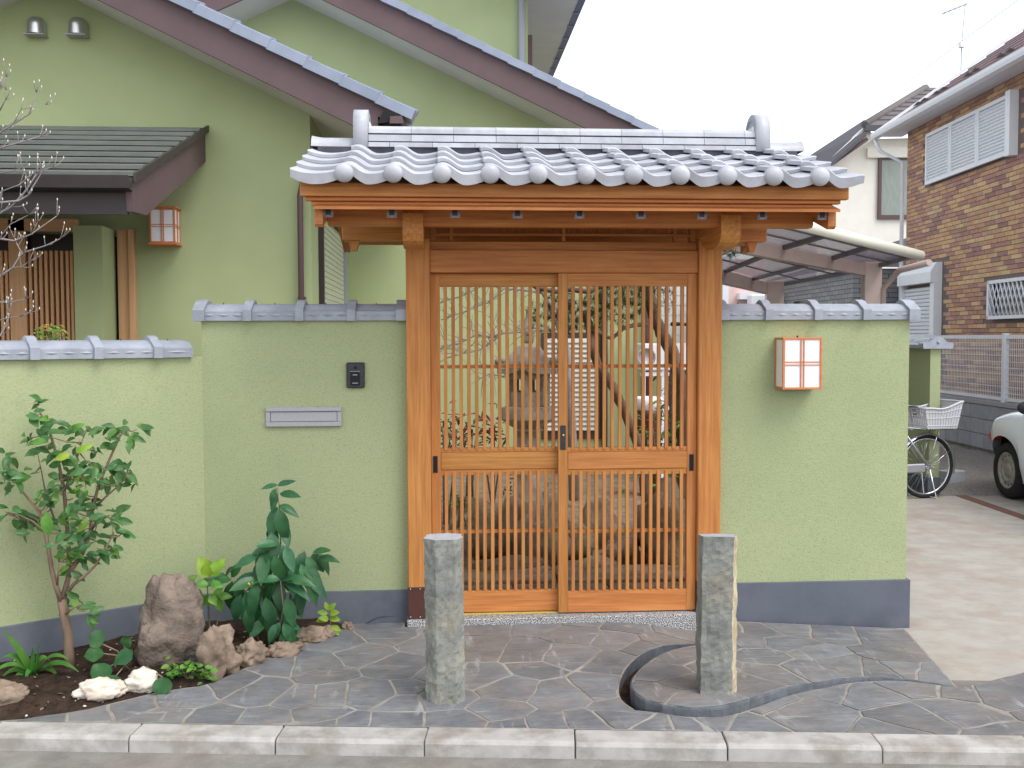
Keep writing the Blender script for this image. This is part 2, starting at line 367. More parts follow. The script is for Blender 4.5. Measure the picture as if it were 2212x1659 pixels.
# ---- flagstones
def dedupe(P, e):
    out = []
    for p in P:
        if not out or (p[0]-out[-1][0])**2+(p[1]-out[-1][1])**2 > e*e: out.append(p)
    while len(out) > 2 and (out[0][0]-out[-1][0])**2+(out[0][1]-out[-1][1])**2 < e*e: out.pop()
    return out
def area(P): return .5*sum(P[i][0]*P[(i+1) % len(P)][1]-P[(i+1) % len(P)][0]*P[i][1] for i in range(len(P)))
def inset(P, d):
    n = len(P); out = []
    for i in range(n):
        a, b, c = Vector(P[i-1]), Vector(P[i]), Vector(P[(i+1) % n])
        e1 = (b-a).normalized(); e2 = (c-b).normalized(); n1 = Vector((-e1.y, e1.x)); n2 = Vector((-e2.y, e2.x))
        m = n1+n2
        if m.length < .2: m = n1
        m.normalize(); k = d/max(.45, m.dot(n1)); out.append(tuple(b+m*k))
    return out
def gxy(u, v, z=.02): p = onZ(u, v, z); return (p.x, p.y)
soil_edge = [gxy(*q) for q in ((-150,1566),(0,1549),(100,1536),(190,1524),(330,1494),(400,1484),(460,1474),(560,1433),(640,1404),(700,1383),(765,1361))]
M_edge = [gxy(*q, .03) for q in ((1512,1377),(1440,1390),(1390,1411),(1352,1443),(1337,1478),(1343,1502),(1372,1522))]
T_edge = [gxy(*q, .04) for q in ((1512,1392),(1450,1405),(1405,1427),(1374,1455),(1364,1480),(1376,1500),(1412,1517),(1480,1528),(1560,1525),(1620,1508),(1700,1478),(1780,1461),(1850,1449),(1930,1446),(2000,1451),(2070,1461))]
def refine(P, n=3):
    out = []
    for i in range(len(P)-1):
        for k in range(n):
            t = k/n; p0 = P[max(i-1, 0)]; p1 = P[i]; p2 = P[i+1]; p3 = P[min(i+2, len(P)-1)]
            out.append(tuple(.5*((2*p1[c])+(-p0[c]+p2[c])*t+(2*p0[c]-5*p1[c]+4*p2[c]-p3[c])*t*t+(-p0[c]+3*p1[c]-3*p2[c]+p3[c])*t**3) for c in (0, 1)))
    out.append(P[-1]); return out
M_edge = refine(M_edge); T_edge = refine(T_edge); soil_edge = refine(soil_edge, 2)
SY = -.095
tm = T_edge[19:]
# the lower paving meets the foot of the step, a little in front of the upper edge
regM = [(x, kerb_y(x)+.004) for x in (-2.25, -1, 0, 1, 2, 3, 4.2)] + [(4.2, ex(4.2)-.003), (PE.x, PE.y-.003)] + [(p[0], p[1]-.004) for p in tm[::-1]] + M_edge[::-1] + [(1.53, SY), (-.21, SY), (-.21, -.006), (-.38, -.006)] + soil_edge[::-1]
regT = T_edge + [(W0.x+.0, W0.y-.02), (1.53, -.03)]
regT = regT if area(regT) > 0 else regT[::-1]
regM = regM if area(regM) > 0 else regM[::-1]
seedM = '''848 1380 1;782 1421 1;862 1442 1.2;796 1494 1.3;872 1487 .3;865 1512 .5;848 1557 1.2;983 1553 1.3;1070 1526 .8;1053 1362 1.3;1042 1408 1.1;1039 1463 1.2;1150 1362 .9;1254 1352 .6;1237 1380 .7;1133 1414 1;1230 1421 1;1150 1450 .4;1101 1484 1.2;1212 1494 1.2;1289 1484 1.1;1313 1435 .6;1358 1362 .8;1455 1359 .7;1337 1390 .6;1098 1564 .6;1185 1560 .7;1268 1557 .7;1345 1545 .7;1415 1565 .8;1491 1564 .7;1613 1558 .9;1750 1530 1.8;1923 1569 .8;1876 1490 .7;1977 1468 .6;1966 1533 1.2;2074 1522 1.3;2164 1486 1;2074 1478 .6;2193 1573 .9;2290 1530 1;2300 1580 .8;2400 1540 1;87 1545 .9;194 1532 .8;278 1518 .7;399 1500 1;347 1545 .9;451 1545 .8;505 1480 .6;562 1490 1.2;573 1548 .8;677 1438 1.1;655 1500 .8;712 1497 .9;687 1534 .7;760 1560 .8;729 1400 .5;700 1562 .6;640 1568 .5;620 1440 .6;-20 1556 .5;930 1400 .9;930 1350 .6;700 1460 .5;950 1455 .7;960 1505 .8;1425 1386 .5;1390 1402 .4;1680 1508 .5;1560 1550 .6;1345 1520 .5;1790 1478 .4'''
seedT = '''1469 1405 .6;1473 1425 .6;1430 1465 .9;1476 1484 .9;1430 1500 .5;1500 1512 .6;1618 1478 .8;1599 1385 .8;1540 1400 .7;1548 1446 .8;1645 1362 .6;1703 1355 .6;1707 1389 .8;1645 1421 .8;1660 1457 1;1768 1407 1;1804 1362 .8;1822 1427 1;1740 1445 .7;1905 1367 .9;1923 1402 .9;1955 1429 .7;2010 1436 .6;1880 1432 .5;1560 1360 .6'''
def split_clip(polys, nx, ny, d):      # half-plane cut that keeps separate pieces separate
    out = []
    for poly in polys:
        n = len(poly); sd = [nx*p[0]+ny*p[1]-d for p in poly]
        sd = [x if abs(x) > 1e-9 else -1e-9 for x in sd]
        if all(x <= 0 for x in sd): out.append(poly); continue
        if all(x > 0 for x in sd): continue
        st = next(i for i in range(n) if sd[i-1] > 0 and sd[i] <= 0); chains = []; cur = None
        for k in range(n+1):
            i = (st+k) % n; j = (i-1) % n
            if k < n and sd[j] > 0 and sd[i] <= 0:
                t = sd[j]/(sd[j]-sd[i]); cur = [(poly[j][0]+(poly[i][0]-poly[j][0])*t, poly[j][1]+(poly[i][1]-poly[j][1])*t)]
            elif sd[j] <= 0 and sd[i] > 0 and cur is not None:
                t = sd[j]/(sd[j]-sd[i]); cur.append((poly[j][0]+(poly[i][0]-poly[j][0])*t, poly[j][1]+(poly[i][1]-poly[j][1])*t)); chains.append(cur); cur = None
            if k < n and cur is not None and sd[i] <= 0: cur.append(poly[i])
        if cur is not None and len(cur) > 2: chains.append(cur+[cur[0]])
        par = lambda p: -ny*p[0]+nx*p[1]
        ev = []
        for c, ch in enumerate(chains): ev.append((par(ch[0]), c, 0)); ev.append((par(ch[-1]), c, 1))
        ev.sort(); nxt = {}
        for a_, b_ in zip(ev[0::2], ev[1::2]):
            if a_[2] != b_[2]:
                ex_, en_ = (a_, b_) if a_[2] == 1 else (b_, a_); nxt[ex_[1]] = en_[1]
        used = set()
        for c in range(len(chains)):
            if c in used: continue
            loop = []; q = c; guard = 0
            while q is not None and q not in used and guard < 20: used.add(q); loop += chains[q]; q = nxt.get(q); guard += 1
            if len(loop) >= 3: out.append(loop)
    return out
def flag(reg, seeds, zf, parent, thick, block=''):
    S = []; nreal = len(seeds.split(';'))
    if block: seeds = seeds + ';' + block
    for q in seeds.split(';'):
        u, v, w = q.split(); x, y = gxy(float(u), float(v)); S.append((x, y, (float(w)-.8)*.012))
    for i, (x, y, w) in enumerate(S[:nreal]):
        polys = [list(reg)]
        for j, (a, b, w2) in enumerate(S):
            if i == j: continue
            nx, ny = a-x, b-y; L2 = nx*nx+ny*ny
            if L2 > 4 or L2 < 1e-6: continue
            polys = split_clip(polys, nx, ny, (L2+w-w2)/2 + nx*x+ny*y)
            if not polys: break
        if not polys and __debug__: pass
        for poly in polys:
            poly = dedupe(poly, .012)
            if len(poly) < 3 or abs(area(poly)) < .0012: continue
            # roughen long edges
            P = []
            for k in range(len(poly)):
                p, q = poly[k], poly[(k+1) % len(poly)]; L = math.hypot(q[0]-p[0], q[1]-p[1]); n = max(1, int(L/.045))
                for t in range(n):
                    f = t/n; px, py = p[0]+(q[0]-p[0])*f, p[1]+(q[1]-p[1])*f
                    P.append((px + .011*noise.noise((px*9, py*9, 2)) + .004*noise.noise((px*30, py*30, 5)), py + .011*noise.noise((px*9, py*9, 7)) + .004*noise.noise((px*30, py*30, 9))))
            jw = random.uniform(.004, .0095)
            A = inset(P, jw); Bq = inset(P, jw+.003)
            if area(A) < .0006: continue
            dz = random.uniform(-.002, .002); tx, ty = random.uniform(-.006, .006), random.uniform(-.006, .006)
            zz = lambda p: zf(p[0], p[1]) + dz + tx*(p[0]-x) + ty*(p[1]-y)
            n = len(A)
            vs = [(p[0], p[1], zz(p)-thick) for p in A] + [(p[0], p[1], zz(p)-.0016) for p in A] + [(p[0], p[1], zz(p)) for p in Bq]
            fs = [(k, (k+1) % n, n+(k+1) % n, n+k) for k in range(n)] + [(n+k, n+(k+1) % n, 2*n+(k+1) % n, 2*n+k) for k in range(n)] + [list(range(2*n, 3*n))]
            mb = MB(); mb.add(vs, fs[:n], 1); mb.add([], []); 
            b = 0
            for f in fs[n:]: mb.f.append(list(f)); mb.m.append(0); mb.sm.append(False)
            mb.build('flagstone', ['slate', 'slate_edge'], parent)
def bed(reg, zf, name, drop):
    # mortar bed: fan of fine cells so it follows the slope
    xs = [p[0] for p in reg]; ys = [p[1] for p in reg]; st = .12; m = MB()
    x = min(xs)
    while x < max(xs):
        y = min(ys)
        while y < max(ys):
            c = list(reg)
            for a in ((1, 0, x+st), (-1, 0, -x), (0, 1, y+st), (0, -1, -y)):
                c = clip(c, *a)
                if len(c) < 3: break
            if len(c) >= 3: m.add([(p[0], p[1], zf(p[0], p[1])-drop) for p in c], [list(range(len(c)))])
            y += st
        x += st
    n = len(reg)   # skirt
    for i in range(n):
        p, q = reg[i], reg[(i+1) % n]
        m.add([(p[0], p[1], zf(*p)-drop), (q[0], q[1], zf(*q)-drop), (q[0], q[1], -.14), (p[0], p[1], -.14)], [(0, 3, 2, 1)], 1)
    return struct(m.build(name, ['mortar', 'slate_edge']))
pv = bed(regM, zM, 'pavement', .0028); flag(regM, seedM, zM, pv, .02, ';'.join(q for q in seedT.split(';')[2:] if not q.startswith('1540 1400')))
tr = bed(regT, zT, 'terrace_pavement', .0028); flag(regT, seedT, zT, tr, .03)
# the dark step stones along the curved edge of the terrace
E_ = [Vector((p[0], p[1])) for p in T_edge]; i = 0; acc = 0
while i < len(E_)-1:
    j = min(len(E_)-1, i+random.choice((1, 2, 2, 3))); seg = E_[i:j+1]; m = MB(); vs = []
    for k, p in enumerate(seg):
        d = (E_[min(len(E_)-1, i+k+1)]-E_[max(0, i+k-1)]).normalized(); nn = Vector((d.y, -d.x))
        o1 = p + nn*(.003+random.uniform(-.003, .004)); i1 = p - nn*.003; z = zT(p.x, p.y)-.001
        e = .0025*(1 if 0 < k < len(seg)-1 else 0)
        vs.append([(o1.x, o1.y, -.11), (o1.x+nn.x*.002, o1.y+nn.y*.002, z-.012), (o1.x, o1.y, z-.004+e), (p.x, p.y, z+e), (i1.x, i1.y, z-.004)])
    m.grid(vs, sm=False, flip=True)
    a = vs[0]; m.add(a, [list(range(5))]); m.add(vs[-1], [list(range(5))[::-1]])
    m.build('edging_stone', 'slate_edge', tr); i = j
# open drain channel bottom
struct(MB().prism([(p[0]-.03, p[1]) for p in M_edge] + [(p[0]+.01, p[1]) for p in T_edge[:20]][::-1], -.10, -.03, 'z').build('channel_bed', 'soil'))
# ---- planting bed
wl0 = V(-1.275, 0, 0); wld = (onZ(0, 1348, .235)-onZ(306, 1299, .235)); wld.z = 0; wld.normalize()
def sdist(x, y):
    best = 9
    for k in range(len(soil_edge)-1):
        a, b = Vector(soil_edge[k]), Vector(soil_edge[k+1]); p = Vector((x, y)); t = max(0, min(1, (p-a).dot(b-a)/(b-a).length_squared)); best = min(best, (p-a-(b-a)*t).length)
    return best
reg = soil_edge + [(-.2, -.012), (-.2, .08), (-1.3, .08), (wl0.x+wld.x*1.9+.05, wl0.y+wld.y*1.9+.05)]
m = MB(); st = .03
xs = [p[0] for p in reg]; ys = [p[1] for p in reg]
def soilz(x, y): d = sdist(x, y); return zM(x, y) - .012 + .045*smooth(0, .16, d) + .010*noise.noise((x*14, y*14, 0)) + .006*noise.noise((x*40, y*40, 4))
x = min(xs)
while x < max(xs):
    y = min(ys)
    while y < max(ys):
        c = list(reg)
        for a in ((1, 0, x+st), (-1, 0, -x), (0, 1, y+st), (0, -1, -y)):
            c = clip(c, *a)
            if len(c) < 3: break
        if len(c) >= 3: m.add([(p[0], p[1], soilz(*p)) for p in c], [list(range(len(c)))], 0, True)
        y += st
    x += st
struct(m.build('planting_bed', 'soil'))
# ================================================================== GARDEN WALLS
def coping(parent, A, d, L, z, step, n, start=0, ends=True, first_end=True, last_end=True):
    """tile coping: d = direction along wall (unit), A = point on wall centre line, z = underside"""
    ang = math.atan2(d.y, d.x); B = T(A.x, A.y, z) @ RZ(ang)
    def sec(y, g=0):   # half profile sampled, front is -y
        return [(-.105-g, -.004), (-.108-g, .044+g*.4), (-.094-g, .050+g), (-.070, .066+g), (-.040, .080+g), (0, .087+g), (.040, .080+g), (.070, .066+g), (.094+g, .050+g), (.108+g, .044+g*.4), (.105+g, -.004)]
    x = start
    k = 0
    while x < L-.02:
        x1 = min(x+step, L); m = MB(); m.prism([(a, b) for a, b in sec(0)], x+.002, x1-.002, 'x', sm=False)
        o = link('coping_tile', None, B @ T((x+x1)/2, 0, .04), parent); m2 = MB(); m2.v = [p-Vector(((x+x1)/2, 0, .04)) for p in m.v]; m2.f = m.f; m2.m = m.m; m2.sm = m.sm
        o2 = link('coping_tile', m2.mesh('coping_tile', 'captile'), B @ T((x+x1)/2, 0, .04), parent); bpy.data.objects.remove(o)
        w = (x1-x-.05)
        orn = MB(); q = 3 if w > .15 else 1
        for i in range(q):       # pressed wave of lozenges on the front
            cx = x+.05 + w*(i+.5)/q - .012; hw = w/q*.55
            orn.add([(cx-hw, -.1055, .023), (cx, -.1055, .014), (cx+hw, -.1055, .023), (cx, -.1055, .034), (cx-.006, -.1125, .0245)], [(0, 1, 4), (1, 2, 4), (2, 3, 4), (3, 0, 4)])
        c = Vector(((x+x1)/2, -.108, .024)); link('ornament', orn.mesh('ornament', 'captile', c), B @ T(*c), o2)
        wire = MB().tube([(0, 0, 0), (0, -.003, .004), (.003, .002, .006)], .0025, 5)
        link('tie_wire', wire.mesh('tie_wire', 'shoe'), B @ T((x+x1)/2-.01, -.01, .086), o2)
        x = x1; k += 1
    # raised collars over the joints
    xs = [start]; 
    while xs[-1]+step < L-.05: xs.append(xs[-1]+step)
    xs.append(L)
    for i, x in enumerate(xs):
        if i == 0 and not first_end: continue
        if i == len(xs)-1 and not last_end: continue
        a, b = (x-.022, x+.022)
        if i == 0: a, b = x-.012, x+.050
        if i == len(xs)-1: a, b = x-.050, x+.012
        g = .011; m = MB().prism([(-.112-g, -.006), (-.115-g, .052), (-.104-g, .060), (-.075, .080), (-.040, .100), (0, .110), (.040, .100), (.075, .080), (.104+g, .060), (.115+g, .052), (.112+g, -.006)], a, b, 'x')
        c = Vector(((a+b)/2, 0, .05)); link('coping_collar', m.mesh('coping_collar', 'captile', c), B @ T(*c), parent)
    return
WT = 1.700
def garden_wall(x0, x1, name, label, left_ret=0, right_end=0, zb=-.12):
    t = thing(name, label, 'wall', ((x0+x1)/2, .08, 0), 'garden walls along the street')
    MB().box(x0, x1, 0, .16, .228, WT).build('wall_body', 'stucco', t)
    MB().cbox(x0-.0, x1+right_end, -.013, .173, zb, .231, .003).build('plinth', 'plinth', t)
    return t
gw = garden_wall(-1.275, -.19, 'garden_wall', 'high green stucco wall with mail slot and intercom, left of the gate')
coping(gw, V(-1.30, .08, 0), V(1, 0, 0), 1.105, WT, .2725, 4)
gr_ = garden_wall(1.517, 2.606, 'garden_wall', 'green stucco wall with a square lantern, right of the gate', 0, .022)
coping(gr_, V(1.52, .08, 0), V(1, 0, 0), 1.115, WT, .275, 4)
# low angled wall on the left
Lw = 2.2; angl = math.atan2(wld.y, wld.x)      # runs from the corner towards the street
t = thing('garden_wall', 'low angled green stucco wall behind the planting bed, far left', 'wall', wl0 + wld*1.1, 'garden walls along the street')
BL = T(*wl0) @ RZ(angl+PI)                      # local +x runs back to the corner, front is -y... flipped below
MB().box(-Lw, .02, 0, .16, .228, 1.508, 0, BL).build('wall_body', 'stucco', t)
MB().cbox(-Lw, .012, -.013, .173, -.12, .231, .003, 0, BL).build('plinth', 'plinth', t)
nrm = Vector((-math.sin(angl+PI), math.cos(angl+PI), 0))
Ac = wl0 + nrm*.08 + wld*Lw
coping(t, Ac, -wld, Lw-.055, 1.508, .292, 7, start=(Lw-.055) % .292 - .292 + .105, last_end=False)
# ================================================================== GATE
GX0, GX1 = -.19, 1.517; GC = (GX0+GX1)/2
G = thing('roofed_gate', 'orange cedar gate with sliding lattice doors under a silver tiled roof', 'gate', (GC, 0, 0))
MB().cbox(GX0-.006, GX1+.012, -.105, .16, -.12, .088, .004).build('sill', 'granite', G)
for x0 in (GX0, GX1-.127):
    p = MB().cbox(x0, x0+.127, -.078, .078, .088, 2.13, .004).build('post', 'wood_z', G)
    sh = MB().cbox(x0-.002, x0+.129, -.080, .080, .089, .262, .002).build('metal_shoe', 'shoe', p)
    for zx in (.012, .064, .115):
        for zz in (.100, .252):
            rv = MB().lathe([(.004, 0), (.003, .002), (0, .003)], 8, T(x0+zx, -.080, zz) @ RX(PI/2)); rv.build('rivet', 'steel', p)
MB().cbox(-.063, 1.390, -.060, .060, 1.950, 2.070, .003).build('lintel', 'wood_x', G)
MB().cbox(-.063, 1.390, -.030, .060, 2.0705, 2.118, .003).build('transom_sill', 'wood_x', G)
MB().cbox(-.063, -.030, -.02, .05, 2.119, 2.245, .002).build('transom_jamb', 'wood_z', G)
MB().cbox(1.357, 1.390, -.02, .05, 2.119, 2.245, .002).build('transom_jamb', 'wood_z', G)
MB().cbox(-.03, 1.357, -.012, .012, 2.152, 2.164, .001).build('transom_bar', 'wood_x', G)
for x in (.055, .66, 1.272): MB().cbox(x-.008, x+.008, -.016, .016, 2.119, 2.245, .001).build('transom_mullion', 'wood_z', G)
me = MB().box(-.003, .003, -.004, .004, -.04, .04).mesh('transom_slat', 'wood_z')
for k in range(90): link('transom_slat', me, T(-.025+k*.0153, .02, 2.204), G)
# beam ends of the cross head and their hanging wedges
MB().cbox(-.525, GX0-.001, -.045, .055, 2.122, 2.212, .004).build('head_beam_end', 'wood_x', G)
MB().cbox(GX1+.001, 1.775, -.045, .055, 2.122, 2.212, .004).build('head_beam_end', 'wood_x', G)
for s, x in ((-1, -.465), (1, 1.70)):
    MB().prism([(x-.028, 2.121), (x+.028, 2.121), (x+.014, 2.068), (x-.014, 2.068)], -.02, .03, 'y').build('wedge', 'wood_z', G)
# arms reaching forward to carry the eave
for xc in (-.138, 1.436):
    pts = [(-.45, 2.058), (-.49, 2.075), (-.515, 2.11), (-.515, 2.205), (-.50, 2.226), (-.47, 2.236), (.10, 2.236), (.10, 2.132), (-.10, 2.132), (-.16, 2.085), (-.24, 2.056), (-.36, 2.050)]
    MB().prism(pts, xc-.050, xc+.050, 'x').build('bracket_arm', 'wood_y', G)
# eave beam, ridge beam, rear beam
SL = .321; EAVE_Y = -.80; RY_ = .04
def deck(y): return 2.300 + SL*(min(y, 2*RY_-y)-EAVE_Y)          # top face of the boarding
xa, xb = -.585, 1.90
for yy in (-.44, .52):
    MB().prism([(yy-.030, 2.150), (yy+.030, 2.150), (yy+.045, 2.165), (yy+.045, 2.262), (yy-.045, 2.262), (yy-.045, 2.165)], xa+.035, xb-.035, 'x').build('eave_beam', 'wood_x', G)
MB().cbox(xa+.05, xb-.05, RY_-.05, RY_+.05, 2.28, 2.455, .004).build('ridge_beam', 'wood_x', G)
th = math.atan(SL)
def slab(x0, x1, ya, yb, lo, hi, nm, mt, par=G):   # sloping board following the deck, lo/hi measured from the deck
    o = MB(); pts = [(ya, deck(ya)+lo), (yb, deck(yb)+lo), (yb, deck(yb)+hi), (ya, deck(ya)+hi)]
    return o.prism(pts, x0, x1, 'x').build(nm, mt, par)
for sgn in (1, -1):
    f = (lambda y: y) if sgn == 1 else (lambda y: 2*RY_-y)
    ya, yb = sorted((f(EAVE_Y+.06), f(RY_-.001)))
    nb = 6
    for k in range(nb):
        a = ya+(yb-ya)*k/nb; slab(xa, xb, a+.001, a+(yb-ya)/nb-.001, -.1245, -.1115, 'roof_board', 'wood_x')
    for k in range(9):
        x = -.528 + k*(1.842+.528)/8
        r = slab(x-.021, x+.021, f(-.655) if sgn == 1 else f(RY_-.06), f(RY_-.06) if sgn == 1 else f(-.655), -.176, -.126, 'rafter', 'wood_y')
        if sgn == 1:
            y0 = -.6555; z0 = deck(-.655)-.151
            c = MB(); c.cbox(x-.0235, x+.0235, y0-.004, y0-.0005, z0-.029, z0+.029, .0015)
            cp = c.build('rafter_cap', 'dark_metal', r)
            fr = MB()
            for (a, b, c_, d) in ((-.0235, -.012, -.029, .029), (.012, .0235, -.029, .029), (-.012, .012, -.029, -.018), (-.012, .012, .018, .029)):
                fr.box(x+a+.0003, x+b-.0003, y0-.0065, y0-.0042, z0+c_, z0+d)
            for q in (-.0175, .0175):
                for w in (-.022, 0, .022): fr.lathe([(.0028, 0), (0, .002)], 6, T(x+q, y0-.0066, z0+w) @ RX(PI/2))
            fr.build('cap_plate', 'cap_metal', r)
# stepped eave boards
for (y0, y1, z0, z1, x0, x1) in ((-.728, -.690, 2.2565, 2.318, -.648, 1.946), (-.704, -.668, 2.2385, 2.256, -.628, 1.916), (-.684, -.658, 2.217, 2.238, -.603, 1.886)):
    MB().cbox(x0, x1, y0, y1, z0, z1, .003).build('eave_fascia', 'wood_x', G)
core = [(-.70, 2.262), (RY_, deck(RY_)-.09), (2*RY_+.70, 2.262), (2*RY_+.70, 2.318), (RY_, deck(RY_)+.012), (-.70, 2.318)]
MB().prism(core, xa-.03, xb+.03, 'x').build('roof_deck', 'wood_x', G)
for x0, x1 in ((-.590, -.552), (1.868, 1.906)):
    for sgn in (1, -1):
        f = (lambda y: y) if sgn == 1 else (lambda y: 2*RY_-y)
        pts = [(f(-.672), 2.135), (f(-.655), 2.122), (f(RY_), 2.345), (f(RY_), deck(RY_)-.092), (f(-.672), 2.2165)]
        MB().prism(pts, x0, x1, 'x').build('barge_board', 'wood_y', G)
# ---- sliding doors
def door(x0, x1, yc, slats, name_label):
    d = link('door', None, T((x0+x1)/2, yc, .09), G); d['label'] = name_label
    zb, zt = .0945, 1.949; y0, y1 = yc-.018, yc+.018; st = .052
    MB().cbox(x0, x0+st, y0, y1, zb, zt, .0025).build('stile', 'wood_z', d)
    MB().cbox(x1-st, x1, y0, y1, zb, zt, .0025).build('stile', 'wood_z', d)
    a, b = x0+st, x1-st
    for z0, z1, pr in ((1.878, zt, 0), (1.002, 1.010, -.004), (zb, .212, 0)):
        if z1-z0 > .02: MB().cbox(a, b, y0+.001, y1-.001, z0, z1, .002).build('rail', 'wood_x', d)
    MB().cbox(a, b, y0-.002, y1-.001, .884, .978, .003).build('rail', 'wood_x', d)
    MB().cbox(a, b, y0+.006, y1-.001, .979, 1.002, .001).build('ledge', 'wood_x', d)
    MB().cbox(a, b, y0+.006, y1-.001, .852, .883, .001).build('ledge', 'wood_x', d)
    for zc in (1.4445, .5385): MB().cbox(a, b, yc-.001, yc+.012, zc-.0095, zc+.0095, .0015).build('cross_bar', 'wood_x', d)
    n = 15; sp = (b-a)/(n+.35)
    for (z0, z1) in ((.990, 1.879), (.2125, .872)):
        me = MB().cbox(-.0095, .0095, -.012, .006, z0, z1, .0015, 0, T(0, 0, -(z0+z1)/2)).mesh('slat', 'wood_z')
        for k in range(n): link('slat', me, T(a + sp*(k+.68) , yc-.0065, (z0+z1)/2), d)
    return d
dl = door(-.062, .686, .022, 15, 'left sliding lattice door, rear of the pair')
drr = door(.627, 1.389, -.024, 15, 'right sliding lattice door with the latch, front of the pair')
lt = MB().cbox(.638, .667, -.0475, -.0425, .992, 1.124, .0015).build('latch', 'dark_metal', drr)
MB().lathe([(.006, 0), (.006, .002), (.003, .004), (0, .004)], 12, T(.654, -.0476, 1.072) @ RX(PI/2)).build('keyhole', 'brass', drr)
for x, y, par in ((-.040, .004, dl), (1.362, -.042, drr)):
    pl = MB()
    pl.box(x-.013, x+.013, y-.0025, y-.0005, .868, .960); pl.box(x-.009, x+.009, y-.0035, y-.0027, .872, .956, 1)
    pl.build('finger_pull', ['dark_metal', 'black'], par)
MB().box(-.062, .626, -.018, -.004, .0885, .0945).build('track_rail', 'brass', G)
# ---- roof tiles
TP = .2204; TX0 = -.677
def prof(x, edge=False):
    t = x/TP
    if edge:
        return .020*(1-t/.45)**2 if t < .45 else .016*((t-.45)/.55)**2
    if t < .12: return .040+.006*math.sin(t/.12*PI/2)
    if t < .58: return .046*(.5+.5*math.cos(PI*(t-.12)/.46))
    return .014*((t-.58)/.42)**2
def tile_mesh(edge, eave, last):
    n = 12; m = MB(); Lt = .262; lift = .026; t_ = .019; w = TP+(.012 if not last else .0)
    X = [w*i/n for i in range(n+1)]; q = (lambda x: prof(min(x, TP*1.0), edge) - (.0 if x <= TP else .002))
    top = []; bot = []
    for y, z in ((0, lift), (.004, lift+.002), (Lt, 0)):
        top.append([(x, y, q(x)+z-(.003 if y == 0 else 0)) for x in X])
    m.grid(top, 0, True)
    if eave: fr = [(x, -.004, q(x)+lift-.050 + .012*abs(2*x/w-1)**2) for x in X]
    else: fr = [(x, .002, q(x)+lift-t_) for x in X]
    m.grid([fr, [(x, 0 if not eave else -.003, q(x)+lift-.003) for x in X]], 0, False)
    m.grid([[(x, Lt, q(x)-t_) for x in X], [(x, .03 if eave else .0, q(x)+lift-t_) for x in X], fr], 0, True)
    for s, x in ((0, 0), (1, w)):
        a = [(x, .0 if not eave else -.004, fr[0 if s == 0 else -1][2]), (x, 0, q(x)+lift-.003), (x, .004, q(x)+lift+.002), (x, Lt, q(x)), (x, Lt, q(x)-t_), (x, .03, q(x)+lift-t_)]
        m.add(a, [list(range(6)) if s else list(range(6))[::-1]])
    m.add([(x, Lt, q(x)) for x in X] + [(x, Lt, q(x)-t_) for x in X], [(i, n+1+i, n+2+i, i+1) for i in range(n)])
    return m.mesh('roof_tile', 'tile')
tm_ = {(e, v): tile_mesh(e, v, False) for e in (0, 1) for v in (0, 1)}
sl = (RY_-.02-EAVE_Y+.02)/math.cos(th); row = .2115
ball = MB().lathe([(0, -.001), (.030, .001), (.041, .010), (.0435, .022), (.0435, .034)][::1], 18).mesh('tile_ball', 'tile')
ball = MB(); pr = [(.0435*math.sin(a), -.030*math.cos(a)) for a in [PI/2*k/6 for k in range(7)]]; pr[0] = (0, -.030); ball.lathe(pr + [(.0435, .03)], 20); ball = ball.mesh('tile_ball', 'tile')
for sgn in (1, -1):
    for r in range(4):
        for c in range(12):
            e = (c == 0); d0 = r*row
            y = EAVE_Y-.012 + d0*math.cos(th); z = 2.322 + d0*math.sin(th)
            if sgn == 1: M = T(TX0+c*TP, y, z) @ RX(th)
            else: M = T(TX0+12*TP-c*TP, 2*RY_-y, z) @ RZ(PI) @ RX(th)
            M = M @ RZ(random.uniform(-.004, .004)) @ T(0, random.uniform(-.0015, .0015), random.uniform(-.001, .001))
            o = link('roof_tile', tm_[int(e), int(r == 0)], M, G)
            if r == 0 and not e: link('tile_ball', ball, M @ T(.020, -.006, .028) @ RX(-PI/2), o)
# ---- ridge
rz = 2.600
MB().box(TX0+.03, TX0+12*TP-.03, RY_-.085, RY_+.085, rz-.12, rz+.0105).build('ridge_mortar', 'mortar_dark', G)
xl, xr = -.382, 1.706
for (hw, z0, z1, off) in ((.100, rz+.011, rz+.036, .11), (.090, rz+.042, rz+.078, 0)):
    MB().box(xl, xr, RY_-hw+.014, RY_+hw-.014, z1-.002, z1+.010).build('ridge_bed', 'mortar_dark', G)
    x = xl; k = 0
    while x < xr-.005:
        x1 = min(xr, x + (.2255 if k or not off else .112))
        if xr-x1 < .03: x1 = xr
        p = [(RY_-hw, z0), (RY_+hw, z0), (RY_+hw, z1-.006), (RY_+hw-.012, z1), (RY_-hw+.012, z1), (RY_-hw, z1-.006)]
        MB().prism(p, x+.0012, x1-.0012, 'x').build('ridge_course_tile', 'tile', G); x = x1; k += 1
x = xl; k = 0
while x < xr-.005:
    x1 = min(xr, x+.2255)
    if xr-x1 < .03: x1 = xr
    pts = [(RY_+.082*math.cos(a)*(1 if abs(math.cos(a)) > .9 else 1), rz+.104+.030*math.sin(a)) for a in [PI*i/18 for i in range(19)]]; pts = [(pts[0][0]+.002, rz+.085)] + pts + [(pts[-1][0]-.002, rz+.085)]
    MB().prism(pts[::-1], x+.001, x1-.001, 'x').build('ridge_cap_tile', 'tile', G); x = x1; k += 1
